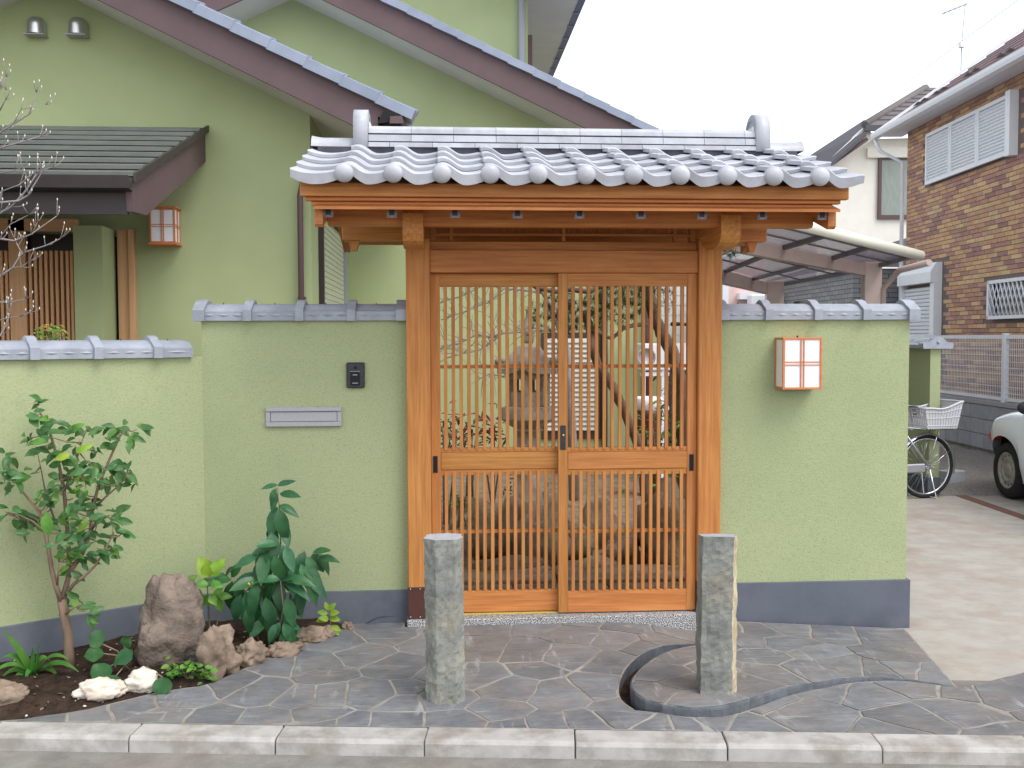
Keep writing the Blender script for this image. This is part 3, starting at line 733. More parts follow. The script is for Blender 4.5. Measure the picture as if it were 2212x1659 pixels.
for s, x0 in ((1, xl-.078), (-1, xr)):
    # horseshoe shaped end ornament with its raised rim
    hw = .105; h0 = rz+.008; hc = rz+.125
    arc = [(RY_+hw*math.cos(a), hc+hw*math.sin(a)*.92) for a in [PI*i/16 for i in range(17)]]
    out = [(RY_+hw*.97, h0)] + arc + [(RY_-hw*.97, h0)]
    on = MB().prism(out[::-1], x0, x0+.076, 'x', sm=True).build('ridge_end_ornament', 'tile', G)
    r2 = MB(); ins = [(RY_+(p[0]-RY_)*.62, hc+(p[1]-hc)*.62) for p in arc]; xi = x0+.076 if s == 1 else x0
    rim = [(RY_+(p[0]-RY_)*.74, hc+(p[1]-hc)*.74) for p in arc]
    for i in range(len(arc)-1):
        q = [rim[i], rim[i+1], ins[i+1], ins[i]]
        r2.prism(q, xi-.002 if s == 1 else xi-.006, xi+.006 if s == 1 else xi+.002, 'x')
    r2.build('rim', 'captile', on)
    e0, e1 = (TX0-.005, x0+.004) if s == 1 else (x0+.072, TX0+12*TP+.010)
    segs = []
    for i in range(9):
        t_ = i/8; x = e0+(e1-e0)*t_; edge = (1-t_) if s == 1 else t_
        g_ = .010*smooth(.78, 1, edge)
        segs.append([(x, RY_+(.075+g_)*math.cos(a), rz+.014+(.058+g_)*math.sin(a)) for a in [PI*k/10 for k in range(11)]])
    bt = MB(); bt.grid(segs, 0, True, flip=True); bt.add(segs[0], [list(range(11))]); bt.add(segs[-1], [list(range(11))[::-1]])
    bt.build('ridge_barrel_tile', 'tile', G)
    MB().box(min(xi, xi+s*.012), max(xi, xi+s*.012), RY_-.07, RY_+.07, rz+.04, rz+.145).build('ridge_plaster', 'plaster_white', G)
# ================================================================== things on the walls
def lantern(name, label, x0, x1, yw, dep, z0, z1, cols_double=True, cap=False):
    t = thing(name, label, 'lantern', ((x0+x1)/2, yw, z0), 'wall lanterns')
    f = .012; y0 = yw-dep
    for x in (x0, x1-f):
        for y in (y0, yw-f-.001): MB().cbox(x, x+f, y, y+f, z0, z1, .001).build('corner_bar', 'lampwood', t)
    for z in (z0, z1-f):
        MB().cbox(x0+f, x1-f, y0+.0005, y0+f, z, z+f, .001).build('front_bar', 'lampwood', t)
        for x in (x0+.0005, x1-f): MB().cbox(x, x+f-.0005, y0+f, yw-f-.002, z, z+f, .001).build('side_bar', 'lampwood', t)
    MB().box(x0+.006, x1-.006, y0+.007, y0+.010, z0+.004, z1-.004).build('front_pane', 'panelpaper', t)
    for x in (x0+.005, x1-.008): MB().box(x, x+.003, y0+.010, yw-.004, z0+.004, z1-.004).build('side_pane', 'panelpaper', t)
    xm = (x0+x1)/2; zm = (z0+z1)/2
    for d in (-.008, .008):
        MB().box(xm+d-.003, xm+d+.003, y0+.001, y0+.0068, z0+f, z1-f).build('muntin', 'lampwood', t)
        MB().box(x0+f, x1-f, y0+.002, y0+.0066, zm+d-.0025, zm+d+.0025).build('muntin', 'lampwood', t)
    if cap:
        for z, e in ((z1, .012), (z0-.014, .012)): MB().cbox(x0-e, x1+e, y0-e, yw-.001, z, z+.014, .002).build('cap_board', 'lampwood', t)
        ym = (y0+yw)/2
        for d in (-.008, .008):
            MB().box(x1-.004, x1+.001, ym+d-.003, ym+d+.003, z0+f, z1-f).build('muntin', 'lampwood', t)
            MB().box(x1-.004, x1, y0+f, yw-f, zm+d-.0025, zm+d+.0025).build('muntin', 'lampwood', t)
    else:
        MB().box(x0+.006, x1-.006, y0+.012, yw-.004, z1-.010, z1-.002).build('lid', 'lampwood', t)
        MB().tube([(xm-.01, y0+.06, z1), (xm-.01, y0+.06, z1+.010)], .005, 8).build('knob', 'black', t)
    return t
p0, p1 = onY(1692, 729, -.135), onY(1776, 841, -.135)
ln = lantern('wall_lantern', 'white paned lantern in pale wood frame on the wall right of the gate', p0.x, p1.x, 0, .135, p1.z, p0.z)
# mail slot
p0, p1 = onY(573, 880, -.02), onY(738, 921, -.02)
ms = thing('mail_slot', 'wide grey metal mail slot set in the green wall', 'mail slot', ((p0.x+p1.x)/2, 0, p1.z))
for z0, z1, nm in ((p0.z-.024, p0.z, 'top_bar'), (p1.z, p1.z+.026, 'bottom_bar')): MB().cbox(p0.x, p1.x, -.022, .002, z0, z1, .003).build(nm, 'aluminium', ms)
for x in (p0.x, p1.x-.024): MB().cbox(x, x+.024, -.014, .002, p1.z+.026, p0.z-.024, .002).build('side_bar', 'aluminium', ms)
MB().cbox(p0.x+.0255, p1.x-.0255, -.010, .002, p1.z+.0275, p0.z-.026, .0015).build('flap', 'aluminium', ms)
# intercom
p0, p1 = onY(748, 783, -.02), onY(788, 838, -.02)
ic = thing('intercom', 'small dark grey intercom panel on the green wall by the gate post', 'intercom', ((p0.x+p1.x)/2, 0, p1.z))
W_, H_ = p1.x-p0.x, p0.z-p1.z
MB().cbox(p0.x, p1.x, -.024, 0, p1.z, p0.z, .006).build('case', 'dark_metal', ic)
MB().cbox(p0.x+W_*.22, p1.x-W_*.26, -.0275, -.0242, p1.z+H_*.10, p1.z+H_*.62, .001).build('button_plate', 'black', ic)
for a, w, h in ((.50, .12, .008), (.18, .16, .007)): MB().box(p0.x+W_*(.48-w), p0.x+W_*(.48+w), -.0285, -.0277, p1.z+H_*a, p1.z+H_*a+h*.5).build('label_strip', 'aluminium', ic)
MB().box(p0.x+W_*.2, p1.x-W_*.25, -.0250, -.0242, p1.z+H_*.645, p1.z+H_*.66).build('groove', 'aluminium', ic)
MB().lathe([(.008, 0), (.008, .0015), (0, .0015)], 12, T(p0.x+W_*.5, -.0241, p1.z+H_*.8) @ RX(PI/2)).build('lens', 'black', ic)
# ================================================================== GREEN HOUSE
YA, YB, XC = 2.6, 5.607, -1.026
H = thing('green_house', 'green stucco house with brown barge boards and tiled gables behind the gate', 'house', (-2.9, YA, 0))
PX, PZ, SA = -2.991, 4.301, .482
def wpoly(pts, y0, y1, nm, mt, par=H): return MB().prism(pts, y0, y1, 'y').build(nm, mt, par)
pier0, pier1 = onY(160, 600, 2.3).x, onY(222, 600, 2.3).x
tim0, tim1 = onY(252, 600, YA).x, onY(295, 600, YA).x
XL = -4.956
wpoly([(tim1, .3), (XC, .3), (XC, PZ-SA*(XC-PX)), (PX, PZ), (XL, PZ-SA*(PX-XL)), (XL, 2.40), (tim1, 2.40)], YA, YA+.15, 'gable_wall', 'housestucco')
MB().box(XC-.15, XC, YA+.151, YB, .3, PZ-SA*(XC-PX)+.02).build('side_wall', 'housestucco', H)
MB().box(XL, XC+.01, YA-.01, YA+.149, -.1, .299).build('foundation', 'plinth', H)
MB().box(XL, XL+.15, YA+.151, YB+2, .0, 3.3).build('side_wall', 'housestucco', H)
# entrance under the porch
MB().box(pier0, pier1, 2.3, YA-.001, -.05, 2.45).build('porch_pier', 'housestucco', H)
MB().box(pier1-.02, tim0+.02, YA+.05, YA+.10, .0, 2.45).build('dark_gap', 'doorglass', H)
MB().cbox(tim0+.02, tim1-.045, YA-.04, YA+.02, .0, 2.45, .003).build('timber_jamb', 'timber_z', H)
MB().cbox(tim1-.044, tim1, YA-.06, YA+.02, .0, 2.45, .003).build('timber_jamb', 'timber_z', H)
yd = 2.40
e = link('entrance_door', None, T(-3.2, yd, .2), H)
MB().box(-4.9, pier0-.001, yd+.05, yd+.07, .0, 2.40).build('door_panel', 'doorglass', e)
MB().cbox(-4.9, pier0-.003, yd-.02, yd+.03, onY(100, 474, yd).z, 2.42, .003).build('header', 'timber_x', e)
a, b = onY(22, 600, yd).x, onY(58, 600, yd).x
MB().cbox(a, b, yd-.02, yd+.03, .1, onY(100, 474, yd).z-.001, .003).build('stile', 'timber_z', e)
xs = [onY(u, 600, yd).x for u in (66, 77.5, 89, 100.5, 112, 123.5, 135, 146.5, 156)] + [onY(u, 600, yd).x for u in (4, 15, -8, -20, -32, -44, -56, -68, -80)]
me = MB().cbox(-.011, .011, -.02, .02, -1.1, 1.13, .002).mesh('lattice_slat', 'timber_z')
for x in xs: link('lattice_slat', me, T(x, yd+.01, 1.14), e)
# porch roof: stepped metal courses
XP = -1.834; yf, zf = .716, 2.561; zt = 3.242; nC = 9
for k in range(nC):
    t0, t1 = k/nC, (k+1)/nC
    y0 = yf+(YA-yf)*t0; y1 = yf+(YA-yf)*t1; z0 = zf+(zt-zf)*t0; z1 = zf+(zt-zf)*t1
    MB().prism([(y0-.012, z0+.006), (y0-.014, z0+.030), (y0+.004, z0+.038), (y1+.03, z1+.006), (y1+.03, z1-.03), (y0+.012, z0-.03), (y0+.012, z0+.008)], -6.0, XP+.012, 'x').build('porch_roof_course', 'porchroof', H)
pb = MB().prism([(yf-.01, zf-.03), (YA-.001, zt-.03), (YA-.001, zt-.26), (yf+.28, zf-.19), (yf+.02, zf-.20)], XP-.04, XP, 'x').build('porch_barge', 'fascia', H)
MB().prism([(yf-.015, zf-.028), (YA-.002, zt-.028), (YA-.002, zt+.022), (yf-.015, zf+.022)], XP+.0125, XP+.03, 'x').build('porch_edge_trim', 'porchdark', H)
gu = [(yf-.085, zf-.075), (yf-.01, zf-.085), (yf-.006, zf-.005), (yf-.016, zf-.005), (yf-.020, zf-.070), (yf-.078, zf-.062), (yf-.088, zf-.002), (yf-.100, zf-.002)]
MB().prism(gu, -6, XP+.005, 'x').build('porch_gutter', 'porchdark', H)
MB().box(-6, XP-.041, yf+.03, yf+.07, zf-.215, zf-.032).build('porch_fascia', 'porchdark', H)
MB().prism([(yf+.071, zf-.06), (YA-.001, zt-.10), (YA-.001, zt-.08), (yf+.071, zf-.04)], -6, XP-.041, 'x').build('porch_soffit', 'porchdark', H)
# gable A: soffit slab, barge boards, verge tiles
def gable_roof(px, wz, s, y0, y1, half_r, half_l, sof, bh, vt, ntile, tl, tilt=.0):
    """px,wz: apex of wall line; roof slab sits sof above wall line; returns nothing"""
    for sg, hl in ((1, half_r), (-1, half_l)):
        f = lambda x: px + sg*x
        def q(pts): return [(f(x), z) for x, z in pts]
        zz = lambda x, o: wz + o - s*x
        sb = MB().prism(q([(0, zz(0, 0)), (hl-.06, zz(hl-.06, 0)), (hl-.06, zz(hl-.06, bh*.7)), (0, zz(0, bh*.7))]), y0+.032, y1, 'y').build('soffit', 'soffit', H)
        MB().prism(q([(0, zz(0, -.015)), (hl-.04, zz(hl-.04, -.015)), (hl+.02, zz(hl+.02, bh*.75)), (hl-.02, zz(hl-.02, bh)), (0, zz(0, bh))]), y0, y0+.03, 'y').build('barge_board', 'fascia', H)
        MB().prism(q([(0, zz(0, bh*.72)), (hl-.05, zz(hl-.05, bh*.72)), (hl-.02, zz(hl-.02, bh+.03)), (0, zz(0, bh+.03))]), y0+.033, y1, 'y').build('roof_slab', 'housetile', H)
        # verge tiles, each lapping over the next one down
        u = Vector((sg, 0, -s)).normalized(); L = hl*math.sqrt(1+s*s); n = int(L/tl)
        for k in range(n+1):
            d = L+.05 - k*tl
            if d < 0: continue
            p = Vector((px, 0, wz+bh-.012)) + u*d
            ang = math.atan2(u.z, u.x*1.0)
            B = T(p.x, y0-.035, p.z)
            ux = u; uz = Vector((s*sg, 0, 1)).normalized(); m = MB(); R_ = lambda a, y, z: p + ux*(a) + uz*z + Vector((0, y, 0))
            l = tl*1.02; lip = .014
            vs = [R_(-l, -.045+y0, -.004), R_(0, -.048+y0, lip-.010), R_(0, -.048+y0, vt+lip-.012), R_(-l, -.045+y0, vt-.006), R_(-l, -.012+y0, vt+.006), R_(0, -.012+y0, vt+lip), R_(0, .16+y0, vt+lip), R_(-l, .16+y0, vt+.006), R_(-l, .16+y0, -.004), R_(0, .16+y0, lip-.010)]
            m.add(vs, [(0, 1, 2, 3), (3, 2, 5, 4), (4, 5, 6, 7), (1, 9, 6, 5, 2), (0, 3, 4, 7, 8), (7, 6, 9, 8), (0, 8, 9, 1)])
            tt = m.build('verge_tile', 'housetile', H)
            # roll of the neighbouring tile standing a little higher behind
            m = MB(); vs2 = [R_(-l*.92, .10+y0, vt+.0), R_(.0, .10+y0, vt+lip-.002), R_(0, .10+y0, vt+lip+.032), R_(-l*.92, .10+y0, vt+.022)]
            vs2 += [v + Vector((0, .10, 0)) for v in vs2]
            m.add(vs2, [(0, 1, 2, 3), (5, 4, 7, 6), (3, 2, 6, 7), (1, 5, 6, 2), (0, 3, 7, 4)]); m.build('roll', 'housetile', tt)
gable_roof(PX, PZ, SA, 2.0, YB-.02, 2.73, 2.73, .0, .235, .075, 8, .285)
# eave end of the nearer roof: gutter bracket and gutter seen end on
ge = onY(848, 262, 2.05)
gm = MB(); gm.prism([(ge.x-.10, ge.z-.05), (ge.x+.06, ge.z-.05), (ge.x+.07, ge.z+.06), (ge.x+.055, ge.z+.06), (ge.x+.045, ge.z-.035), (ge.x-.085, ge.z-.035), (ge.x-.09, ge.z+.02), (ge.x-.105, ge.z+.02)], 2.0, YB-.1, 'y')
gm.build('eave_gutter', 'porchdark', H)
def q2(u, v): p = onY(u, v, 1.96); return (p.x, p.z)
MB().prism([q2(816, 267), q2(862, 262), q2(860, 238), q2(842, 233), q2(826, 243)], 1.955, 1.998, 'y').build('eave_shade', 'black', H)  # black block stands in for the shade in the hollow under the tiles
MB().prism([q2(842, 268), q2(873, 268), q2(869, 251), q2(843, 253)], 1.935, 1.954, 'y').build('gutter_end', 'fascia', H)
MB().tube([(ge.x+.085, 2.05, ge.z+.085), (ge.x+.085, YB-.1, ge.z+.085)], .035, 10).build('eave_roll_tile', 'housetile', H)
# further gable B
PBX, PBZ, SB = -1.578, 5.242, .4686
XBR = 2.45
wpoly([(XC-.149, .28), (XBR, .28), (XBR, PBZ-SB*(XBR-PBX)), (PBX, PBZ), (-4.2, PBZ-SB*(4.2-1.578)), (-4.2, 3), (XC-.149, 3)], YB, YB+.15, 'gable_wall', 'housestucco')
MB().box(XC, XBR+.01, YB-.012, YB+.16, -.1, .279).build('foundation', 'plinth', H)
MB().box(XBR-.15, XBR, YB+.151, YB+6, .0, 3.35).build('side_wall', 'housestucco', H)
gable_roof(PBX, PBZ, SB, YB-.6, YB+5, 4.55, 3.0, .0, .265, .075, 10, .285)
# tall upper block C
XQ = onY(1140, 60, 8.5).x
MB().box(-1.6, XQ, 8.5, 13, 3.5, 8.5).build('upper_wall', 'housestucco', H)
MB().box(XQ-.3, XQ+.80, 7.45, 13.2, 6.45, 6.50).build('upper_soffit', 'soffit', H)
MB().prism([(XQ+.84, 6.5), (XQ+.84, 6.60), (XQ-2.7, 8.3), (XQ-2.7, 8.2)], 7.4, 13.3, 'y').build('upper_roof', 'housetile', H)
mat('gutterblue', (84,94,124), None, rough=.4)
ug = MB().prism([(XQ+.78, 6.44), (XQ+.88, 6.44), (XQ+.90, 6.53), (XQ+.885, 6.53), (XQ+.87, 6.455), (XQ+.785, 6.455)], 7.4, 13.3, 'y').build('upper_gutter', 'gutterblue', H)
for k in range(9): MB().box(XQ+.76, XQ+.86, 7.7+k*.62, 7.72+k*.62, 6.425, 6.438).build('gutter_clip', 'pipe_grey', ug)
MB().tube([(XQ-.09, 8.44, 3.6), (XQ-.09, 8.44, 7.5)], .045, 10).build('downpipe', 'pipe_grey', H)
MB().box(XQ+.03, XQ+.10, 8.9, 10.4, 4.6, 5.9).build('window_hood', 'pipe', H)
# brown downpipe at the corner
pp = onY(649, 500, YA-.06)
dp = MB().tube([(pp.x, YA-.06, .0), (pp.x, YA-.06, 2.72), (pp.x+.02, YA-.05, 2.82), (pp.x+.12, YA-.03, 2.96), (pp.x+.16, YA-.02, 3.1)], .023, 10).build('downpipe', 'pipe', H)
for z in (.9, 1.9): MB().box(pp.x-.03, pp.x+.03, YA-.03, YA, z, z+.03).build('pipe_clip', 'pipe', dp)
# shuttered window in the side wall
w = link('side_window', None, T(XC, 4, 1.7), H); y0, y1, z0, z1 = 3.10, 5.04, .7, 2.66
for (a, b, c, d) in ((y0-.05, y0, z0, z1), (y1, y1+.06, z0, z1), (y0-.05, y1+.06, z1, z1+.05), (y0-.05, y1+.06, z0-.05, z0)): MB().box(XC, XC+.045, a, b, c, d).build('frame', 'pipe_grey' if a >= y1 else 'frame_dark', w)
me = MB().prism([(0, 0), (.012, .003), (.015, .040), (.006, .0475)], y0+.001, y1-.001, 'y').mesh('shutter_slat', 'shutter')
k = 0
while z0 + k*.048 < z1-.04: link('shutter_slat', me, T(XC+.001, 0, z0+.002+k*.048), w); k += 1
# louvred window and pipes on the wall seen through the gate
p0, p1 = onY(1218, 728, YB-.02), onY(1291, 930, YB-.02)
w = link('louvre_window', None, T((p0.x+p1.x)/2, YB, p1.z), H)
MB().box(p0.x-.25, p1.x+.07, YB-.035, YB-.001, p1.z-.09, p0.z+.05).build('frame', 'frame_dark', w)
me = MB().prism([(YB-.036, -.030), (YB-.060, -.026), (YB-.064, -.018), (YB-.036, .026)], p0.x-.2, p1.x, 'x').mesh('louvre_slat', 'shutterwhite')
k = 0
while p1.z + k*.054 < p0.z-.02: link('louvre_slat', me, T(0, 0, p1.z+.03+k*.054), w); k += 1
for u in (1306, 1397):
    q = onY(u, 800, YB-.06); MB().tube([(q.x, YB-.06, .05), (q.x, YB-.06, 3.6)], .034, 10).build('downpipe', 'pipe', H)
# vent hoods
for u0, u1, v0, v1 in ((57, 97, 32, 78), (147, 187, 33, 79)):
    a, b = onY(u0, v0, YA-.05), onY(u1, v1, YA-.05); r = (b.x-a.x)/2; cx = (a.x+b.x)/2; zc = a.z-r
    rows = []
    for i in range(9):
        ph = PI/2*i/8   # from wall outwards over the dome
        rows.append([(cx+r*math.cos(th_)*1.0, YA-.11*math.sin(ph) if False else YA-.005-.10*math.cos(PI/2*(1-i/8)), zc+r*math.sin(th_)*(math.cos(ph)*.0+1) ) for th_ in [PI*j/10 for j in range(11)]])
    hd = MB(); sec = []
    for j in range(13):              # across, left to right
        t_ = PI*j/12; x = cx - r*math.cos(t_); dpt = .105*math.sin(t_)**.6
        col_ = [(x, YA-.004, b.z+.012)] if False else []
        for i in range(9):
            s_ = i/8; z = b.z+.012 + (zc+r*math.sin(t_)-b.z-.012)*s_
            sh_ = math.sqrt(max(0, 1-max(0, (z-zc)/max(r*math.sin(t_), 1e-4))**2)) if z > zc else 1
            col_.append((x, YA-.003-dpt*sh_, z))
        sec.append(col_)
    hd.grid(sec, 0, True, flip=False); hv = hd.build('vent_hood', 'steel', H)
    MB().box(a.x-.008, b.x+.008, YA-.112, YA-.001, b.z-.002, b.z+.004).build('flange', 'aluminium', hv)
    MB().box(a.x+.012, b.x-.012, YA-.095, YA-.002, b.z+.0045, b.z+.012).build('mouth', 'black', hv)
p0, p1 = onY(322, 449, YA-.16), onY(380, 528, YA-.16)
lantern('wall_lantern', 'lantern with pale wood lid and base on the house wall beside the porch', p0.x, p1.x-.005, YA, .16, p1.z+.012, p0.z-.0, cap=True)
# ================================================================== RIGHT SIDE
CF = Vector((math.sin(PSI+.0025), math.cos(PSI+.0025), 0)); CR = Vector((CF.y, -CF.x, 0))    # neighbours follow their own grid
def fr(o): return Matrix(((CR.x, CF.x, 0, o.x), (CR.y, CF.y, 0, o.y), (0, 0, 1, o.z), (0, 0, 0, 1)))   # local x = right, y = away
mat('brickmortar', (124,110,106), (112,100,96), 20, rough=.95)
BRM = []
for i, c in enumerate(((208,170,128), (196,154,120), (176,134,118), (160,122,116), (212,180,138), (188,148,128))):
    mat('brick%d' % i, c, tuple(int(x*.9) for x in c), 12, rough=.8, rnd=.08); BRM.append('brick%d' % i)
o0 = at(1955, 730, 18.5); o0.z = 0; BM = fr(o0)
BH = thing('brick_house', 'brown and tan brick house with white louvred shutters at the right edge', 'house', o0)
LW, EV = 9.0, 5.42                                  # wall runs towards the street
MB().box(0, 6, -LW, 0, .0, EV, 0, BM).build('wall', 'brickmortar', BH)
# window keep-outs in wall coordinates (y along wall, z)
def wy(u, v):    # wall coordinates of a photograph ray on the brick wall plane
    d = ray(u, v); n = CR; t_ = (o0-CAMPOS).dot(n)/d.dot(n); p = CAMPOS+d*t_; return (p-o0).dot(CF), p.z
a0 = wy(2010, 295); a1 = wy(2200, 193); a2 = wy(2010, 398); a3 = wy(2200, 332)
U = (a0[0], a1[0], (a2[1]+a3[1])/2, (a0[1]+a1[1])/2)
b0 = wy(1957, 585); b1 = wy(2033, 740); LWN = (b0[0]-.1, b1[0], .9, wy(2000, 572)[1])
c0 = wy(2146, 607); c1 = wy(2146, 690); c2 = wy(2240, 600); GRL = (c0[0], c2[0], c1[1], c0[1])
def blocked(y0, y1, z0, z1):
    for (p, q, r, s_) in (U, LWN, GRL):
        if y1 > min(p, q)-.02 and y0 < max(p, q)+.02 and z1 > r-.02 and z0 < s_+.02: return True
    return False
BL_, BHh, jt = .31, .071, .010
cand = []
rows_ = int((EV-.15)/BHh)
for r in range(rows_):
    z = .1 + r*BHh; off = (r % 3)*BL_/3
    k = 0
    while True:
        y1 = -(k*BL_) + off; y0 = y1-BL_+jt
        k += 1
        y1 = min(y1, -.005)
        if y0 < -LW+2.2: break
        if y1-y0 < .05 or blocked(y0, y1, z, z+BHh): continue
        cand.append((y0, y1, z, z+BHh-jt))
def vis(c):
    p = BM @ Vector((0, (c[0]+c[1])/2, (c[2]+c[3])/2)); q = p-CAMPOS; w = q.dot(Fw); u = 1106+FPX*q.dot(Rt)/w; v = 829.5-FPX*q.dot(Up)/w
    return (u < 2225 and v < 790, -w)
cand.sort(key=vis, reverse=True)
brm = [MB().box(-.010, .0, -(BL_-jt)/2, (BL_-jt)/2, -(BHh-jt)/2, (BHh-jt)/2).mesh('brick', m) for m in BRM]
rest = MB()
for i, (y0, y1, z0, z1) in enumerate(cand):
    mi = random.choices(range(6), (4, 4, 4, 2, 2, 2))[0]
    if i < 300:
        L = y1-y0; link('brick', brm[mi], BM @ T(0, (y0+y1)/2, (z0+z1)/2) @ S3(1, L/(BL_-jt), 1), BH)
    else: rest.box(-.010, .0, y0, y1, z0, z1, mi, BM)
tag(rest.build('brick_field', BRM, BH), None, None, None, 'stuff')
# roof, gutter
mat('shingle', (122,98,100), (108,86,90), 5, (1, 6, 1), rough=.7); mat('white_paint', (232,235,240), (226,230,236), 8, rough=.5)
sh = .70
def rp(x, z): return (x, z)
for k in range(12):
    x0 = -.42+k*.34; z0 = EV-.02+(x0+.42)*sh
    MB().prism([(x0, z0), (x0, z0+.035), (x0+.38, z0+.38*sh+.012), (x0+.38, z0+.38*sh-.03)], -LW, .45, 'y', 0, BM).build('roof_course', 'shingle', BH)
MB().prism([(-.40, EV-.06), (.05, EV-.06), (.05, EV+.2), (-.40, EV-.03)], -LW, .42, 'y', 0, BM).build('eave_box', 'white_paint', BH)
MB().prism([(-.53, EV-.05), (-.515, EV-.10), (-.44, EV-.12), (-.41, EV-.10), (-.41, EV+.0), (-.53, EV+.0)], -LW, .46, 'y', 0, BM).build('gutter', 'white_paint', BH)
MB().prism([(-.44, EV+.0), (-.44, EV+.06), (3.6, EV+.06+4.04*sh), (3.6, EV+4.04*sh)], .451, .50, 'y', 0, BM).build('verge_trim', 'white_paint', BH)
for k, (x, y) in enumerate([(a, b) for b in (-.3, -1.1, -2.3, -3.4) for a in (.15,)] ):
    for dy in (0, .28):
        z = EV+(x+.42)*sh+.02
        MB().prism([(x-.05, z), (x+.10, z+.06), (x+.02, z+.08)], y+dy, y+dy+.10, 'y', 0, BM).build('snow_guard', 'frame_dark', BH)
dpp = [BM @ Vector(p) for p in ((-.47, .40, EV-.1), (-.40, .30, EV-.35), (-.07, .06, EV-.6), (-.07, .06, .1))]
MB().tube(dpp, .038, 8).build('downpipe', 'white_paint', BH)
# upper louvred shutters
def louvre_panel(par, y0, y1, z0, z1, n, nm, mt, x=-.06):
    p = link(nm, None, BM @ T(x, (y0+y1)/2, z0), par); e = .05
    for (a, b, c, d) in ((y0, y0+e, z0, z1), (y1-e, y1, z0, z1), (y0+e, y1-e, z0, z0+e), (y0+e, y1-e, z1-e, z1)): MB().box(x-.02, x+.03, a, b, c, d, 0, BM).build('frame', mt, p)
    h = (z1-z0-2*e)/n
    me = MB().prism([(x+.02, -.01), (x-.012, 0), (x-.014, .008), (x+.02, h*.93)], y0+e, y1-e, 'y').mesh('louvre', mt)
    for k in range(n): link('louvre', me, BM @ T(0, 0, z0+e+k*h), p)
ylo, yhi = min(U[0], U[1]), max(U[0], U[1])
for k in range(3): louvre_panel(BH, ylo+.12+(yhi-ylo-.12)*k/3+.005, ylo+.12+(yhi-ylo-.12)*(k+1)/3-.005, U[2], U[3], 15, 'window_shutter', 'white_paint', -.07)
MB().box(-.13, -.001, ylo-.02, ylo+.12, U[2]-.03, U[3]+.03, 0, BM).build('shutter_box', 'white_paint', BH)
# lower roller shutter
ya, yb = min(LWN[0], LWN[1]), max(LWN[0], LWN[1])
rs = link('roller_shutter', None, BM @ T(0, (ya+yb)/2, 1), BH)
z1 = LWN[3]
MB().prism([(-.001, z1), (-.001, z1-.34), (-.20, z1-.34), (-.20, z1-.16), (-.10, z1)], ya, yb, 'y', 0, BM).build('shutter_hood', 'white_paint', rs)
MB().box(-.14, -.001, ya, ya+.16, .5, z1-.341, 0, BM).build('guide_rail', 'white_paint', rs)
MB().box(-.14, -.001, yb-.05, yb, .5, z1-.341, 0, BM).build('guide_rail', 'white_paint', rs)
me = MB().prism([(-.04, 0), (-.075, .008), (-.08, .05), (-.04, .066)], ya+.161, yb-.051, 'y').mesh('roller_slat', 'white_paint')
k = 0
while .5+k*.068 < z1-.42: link('roller_slat', me, BM @ T(0, 0, .5+k*.068), rs); k += 1
# window grille of crossed bars
gl = link('window_grille', None, BM @ T(0, (GRL[0]+GRL[1])/2, GRL[2]), BH)
y0, y1, z0, z1 = min(GRL[:2]), max(GRL[:2]), GRL[2], GRL[3]
MB().box(-.012, -.001, y0, y1, z0, z1, 0, BM).build('pane', 'glass_dark', gl)
for (a, b, c, d) in ((y0, y0+.05, z0, z1), (y1-.05, y1, z0, z1), (y0, y1, z0, z0+.05), (y0, y1, z1-.05, z1)): MB().box(-.10, -.013, a, b, c, d, 0, BM).build('frame', 'white_paint', gl)
h = z1-z0
for s_ in (1, -1):
    k = -8
    while k*.12 < (y1-y0)+.6:
        pts = []
        for t_ in (0, 1):
            y = y0+k*.12+(t_*h*.5 if s_ == 1 else (1-t_)*h*.5); pts.append((y, z0+t_*h))
        (ya_, za_), (yb_, zb_) = pts
        def cl(y, za_=za_, zb_=zb_, ya_=ya_, yb_=yb_): return za_+(zb_-za_)*(y-ya_)/(yb_-ya_)
        lo, hi = sorted((ya_, yb_)); lo2, hi2 = max(lo, y0), min(hi, y1)
        if hi2-lo2 > .03: MB().tube([BM @ Vector((-.08-.01*s_, lo2, cl(lo2))), BM @ Vector((-.08-.01*s_, hi2, cl(hi2)))], .010, 5).build('bar', 'white_paint', gl)
        k += 1
# mesh fence on concrete blocks
mat('block', (172,175,180), (156,160,166), 7, detail=6, rough=.92, bump=.3, rnd=.06)
fo = at(2147, 971, 13.2); fo.z = .08; FM = fr(fo)
BW = thing('block_wall', 'low grey concrete block wall under the white mesh fence', 'wall', fo)
f0, f1 = -4.5, 4.2
MB().box(.02, .11, f0, f1, -.2, .60, 0, FM).build('core', 'mortar', BW)
me = MB().cbox(0, .13, 0, .392, 0, .192, .004).mesh('block', 'block')
for r in range(3):
    k = 0
    while f0+k*.4+(r % 2)*.0 < f1-.3: link('block', me, FM @ T(0, f0+k*.4, -.0+r*.2), BW); k += 1
MB().box(-.01, .14, f0, f1, .601, .66, 0, FM).build('coping', 'block', BW)
FE = thing('mesh_fence', 'white wire mesh fence panel on the block wall before the brick house', 'fence', fo+Vector((0, 0, .66)))
zt_, zb_ = 1.52, .68
MB().box(.04, .08, f0, f1, zt_-.03, zt_+.02, 0, FM).build('top_rail', 'white_paint', FE)
MB().box(.04, .08, f0, f1, zb_, zb_+.04, 0, FM).build('bottom_rail', 'white_paint', FE)
for y in (f1, 2.2, .2-.35, -2.2): MB().cbox(.02, .09, y-.035, y+.035, .60, zt_+.04, .004, 0, FM).build('post', 'white_paint', FE)
wv = MB(); k = 0
while f0+k*.048 < f1:
    y = f0+k*.048; wv.box(.058, .062, y-.0035, y+.0035, zb_+.04, zt_-.03, 0, FM); k += 1
for k in range(9):
    z = zb_+.10+k*.082; wv.box(.053, .0575, f0, f1, z-.004, z+.004, 0, FM)
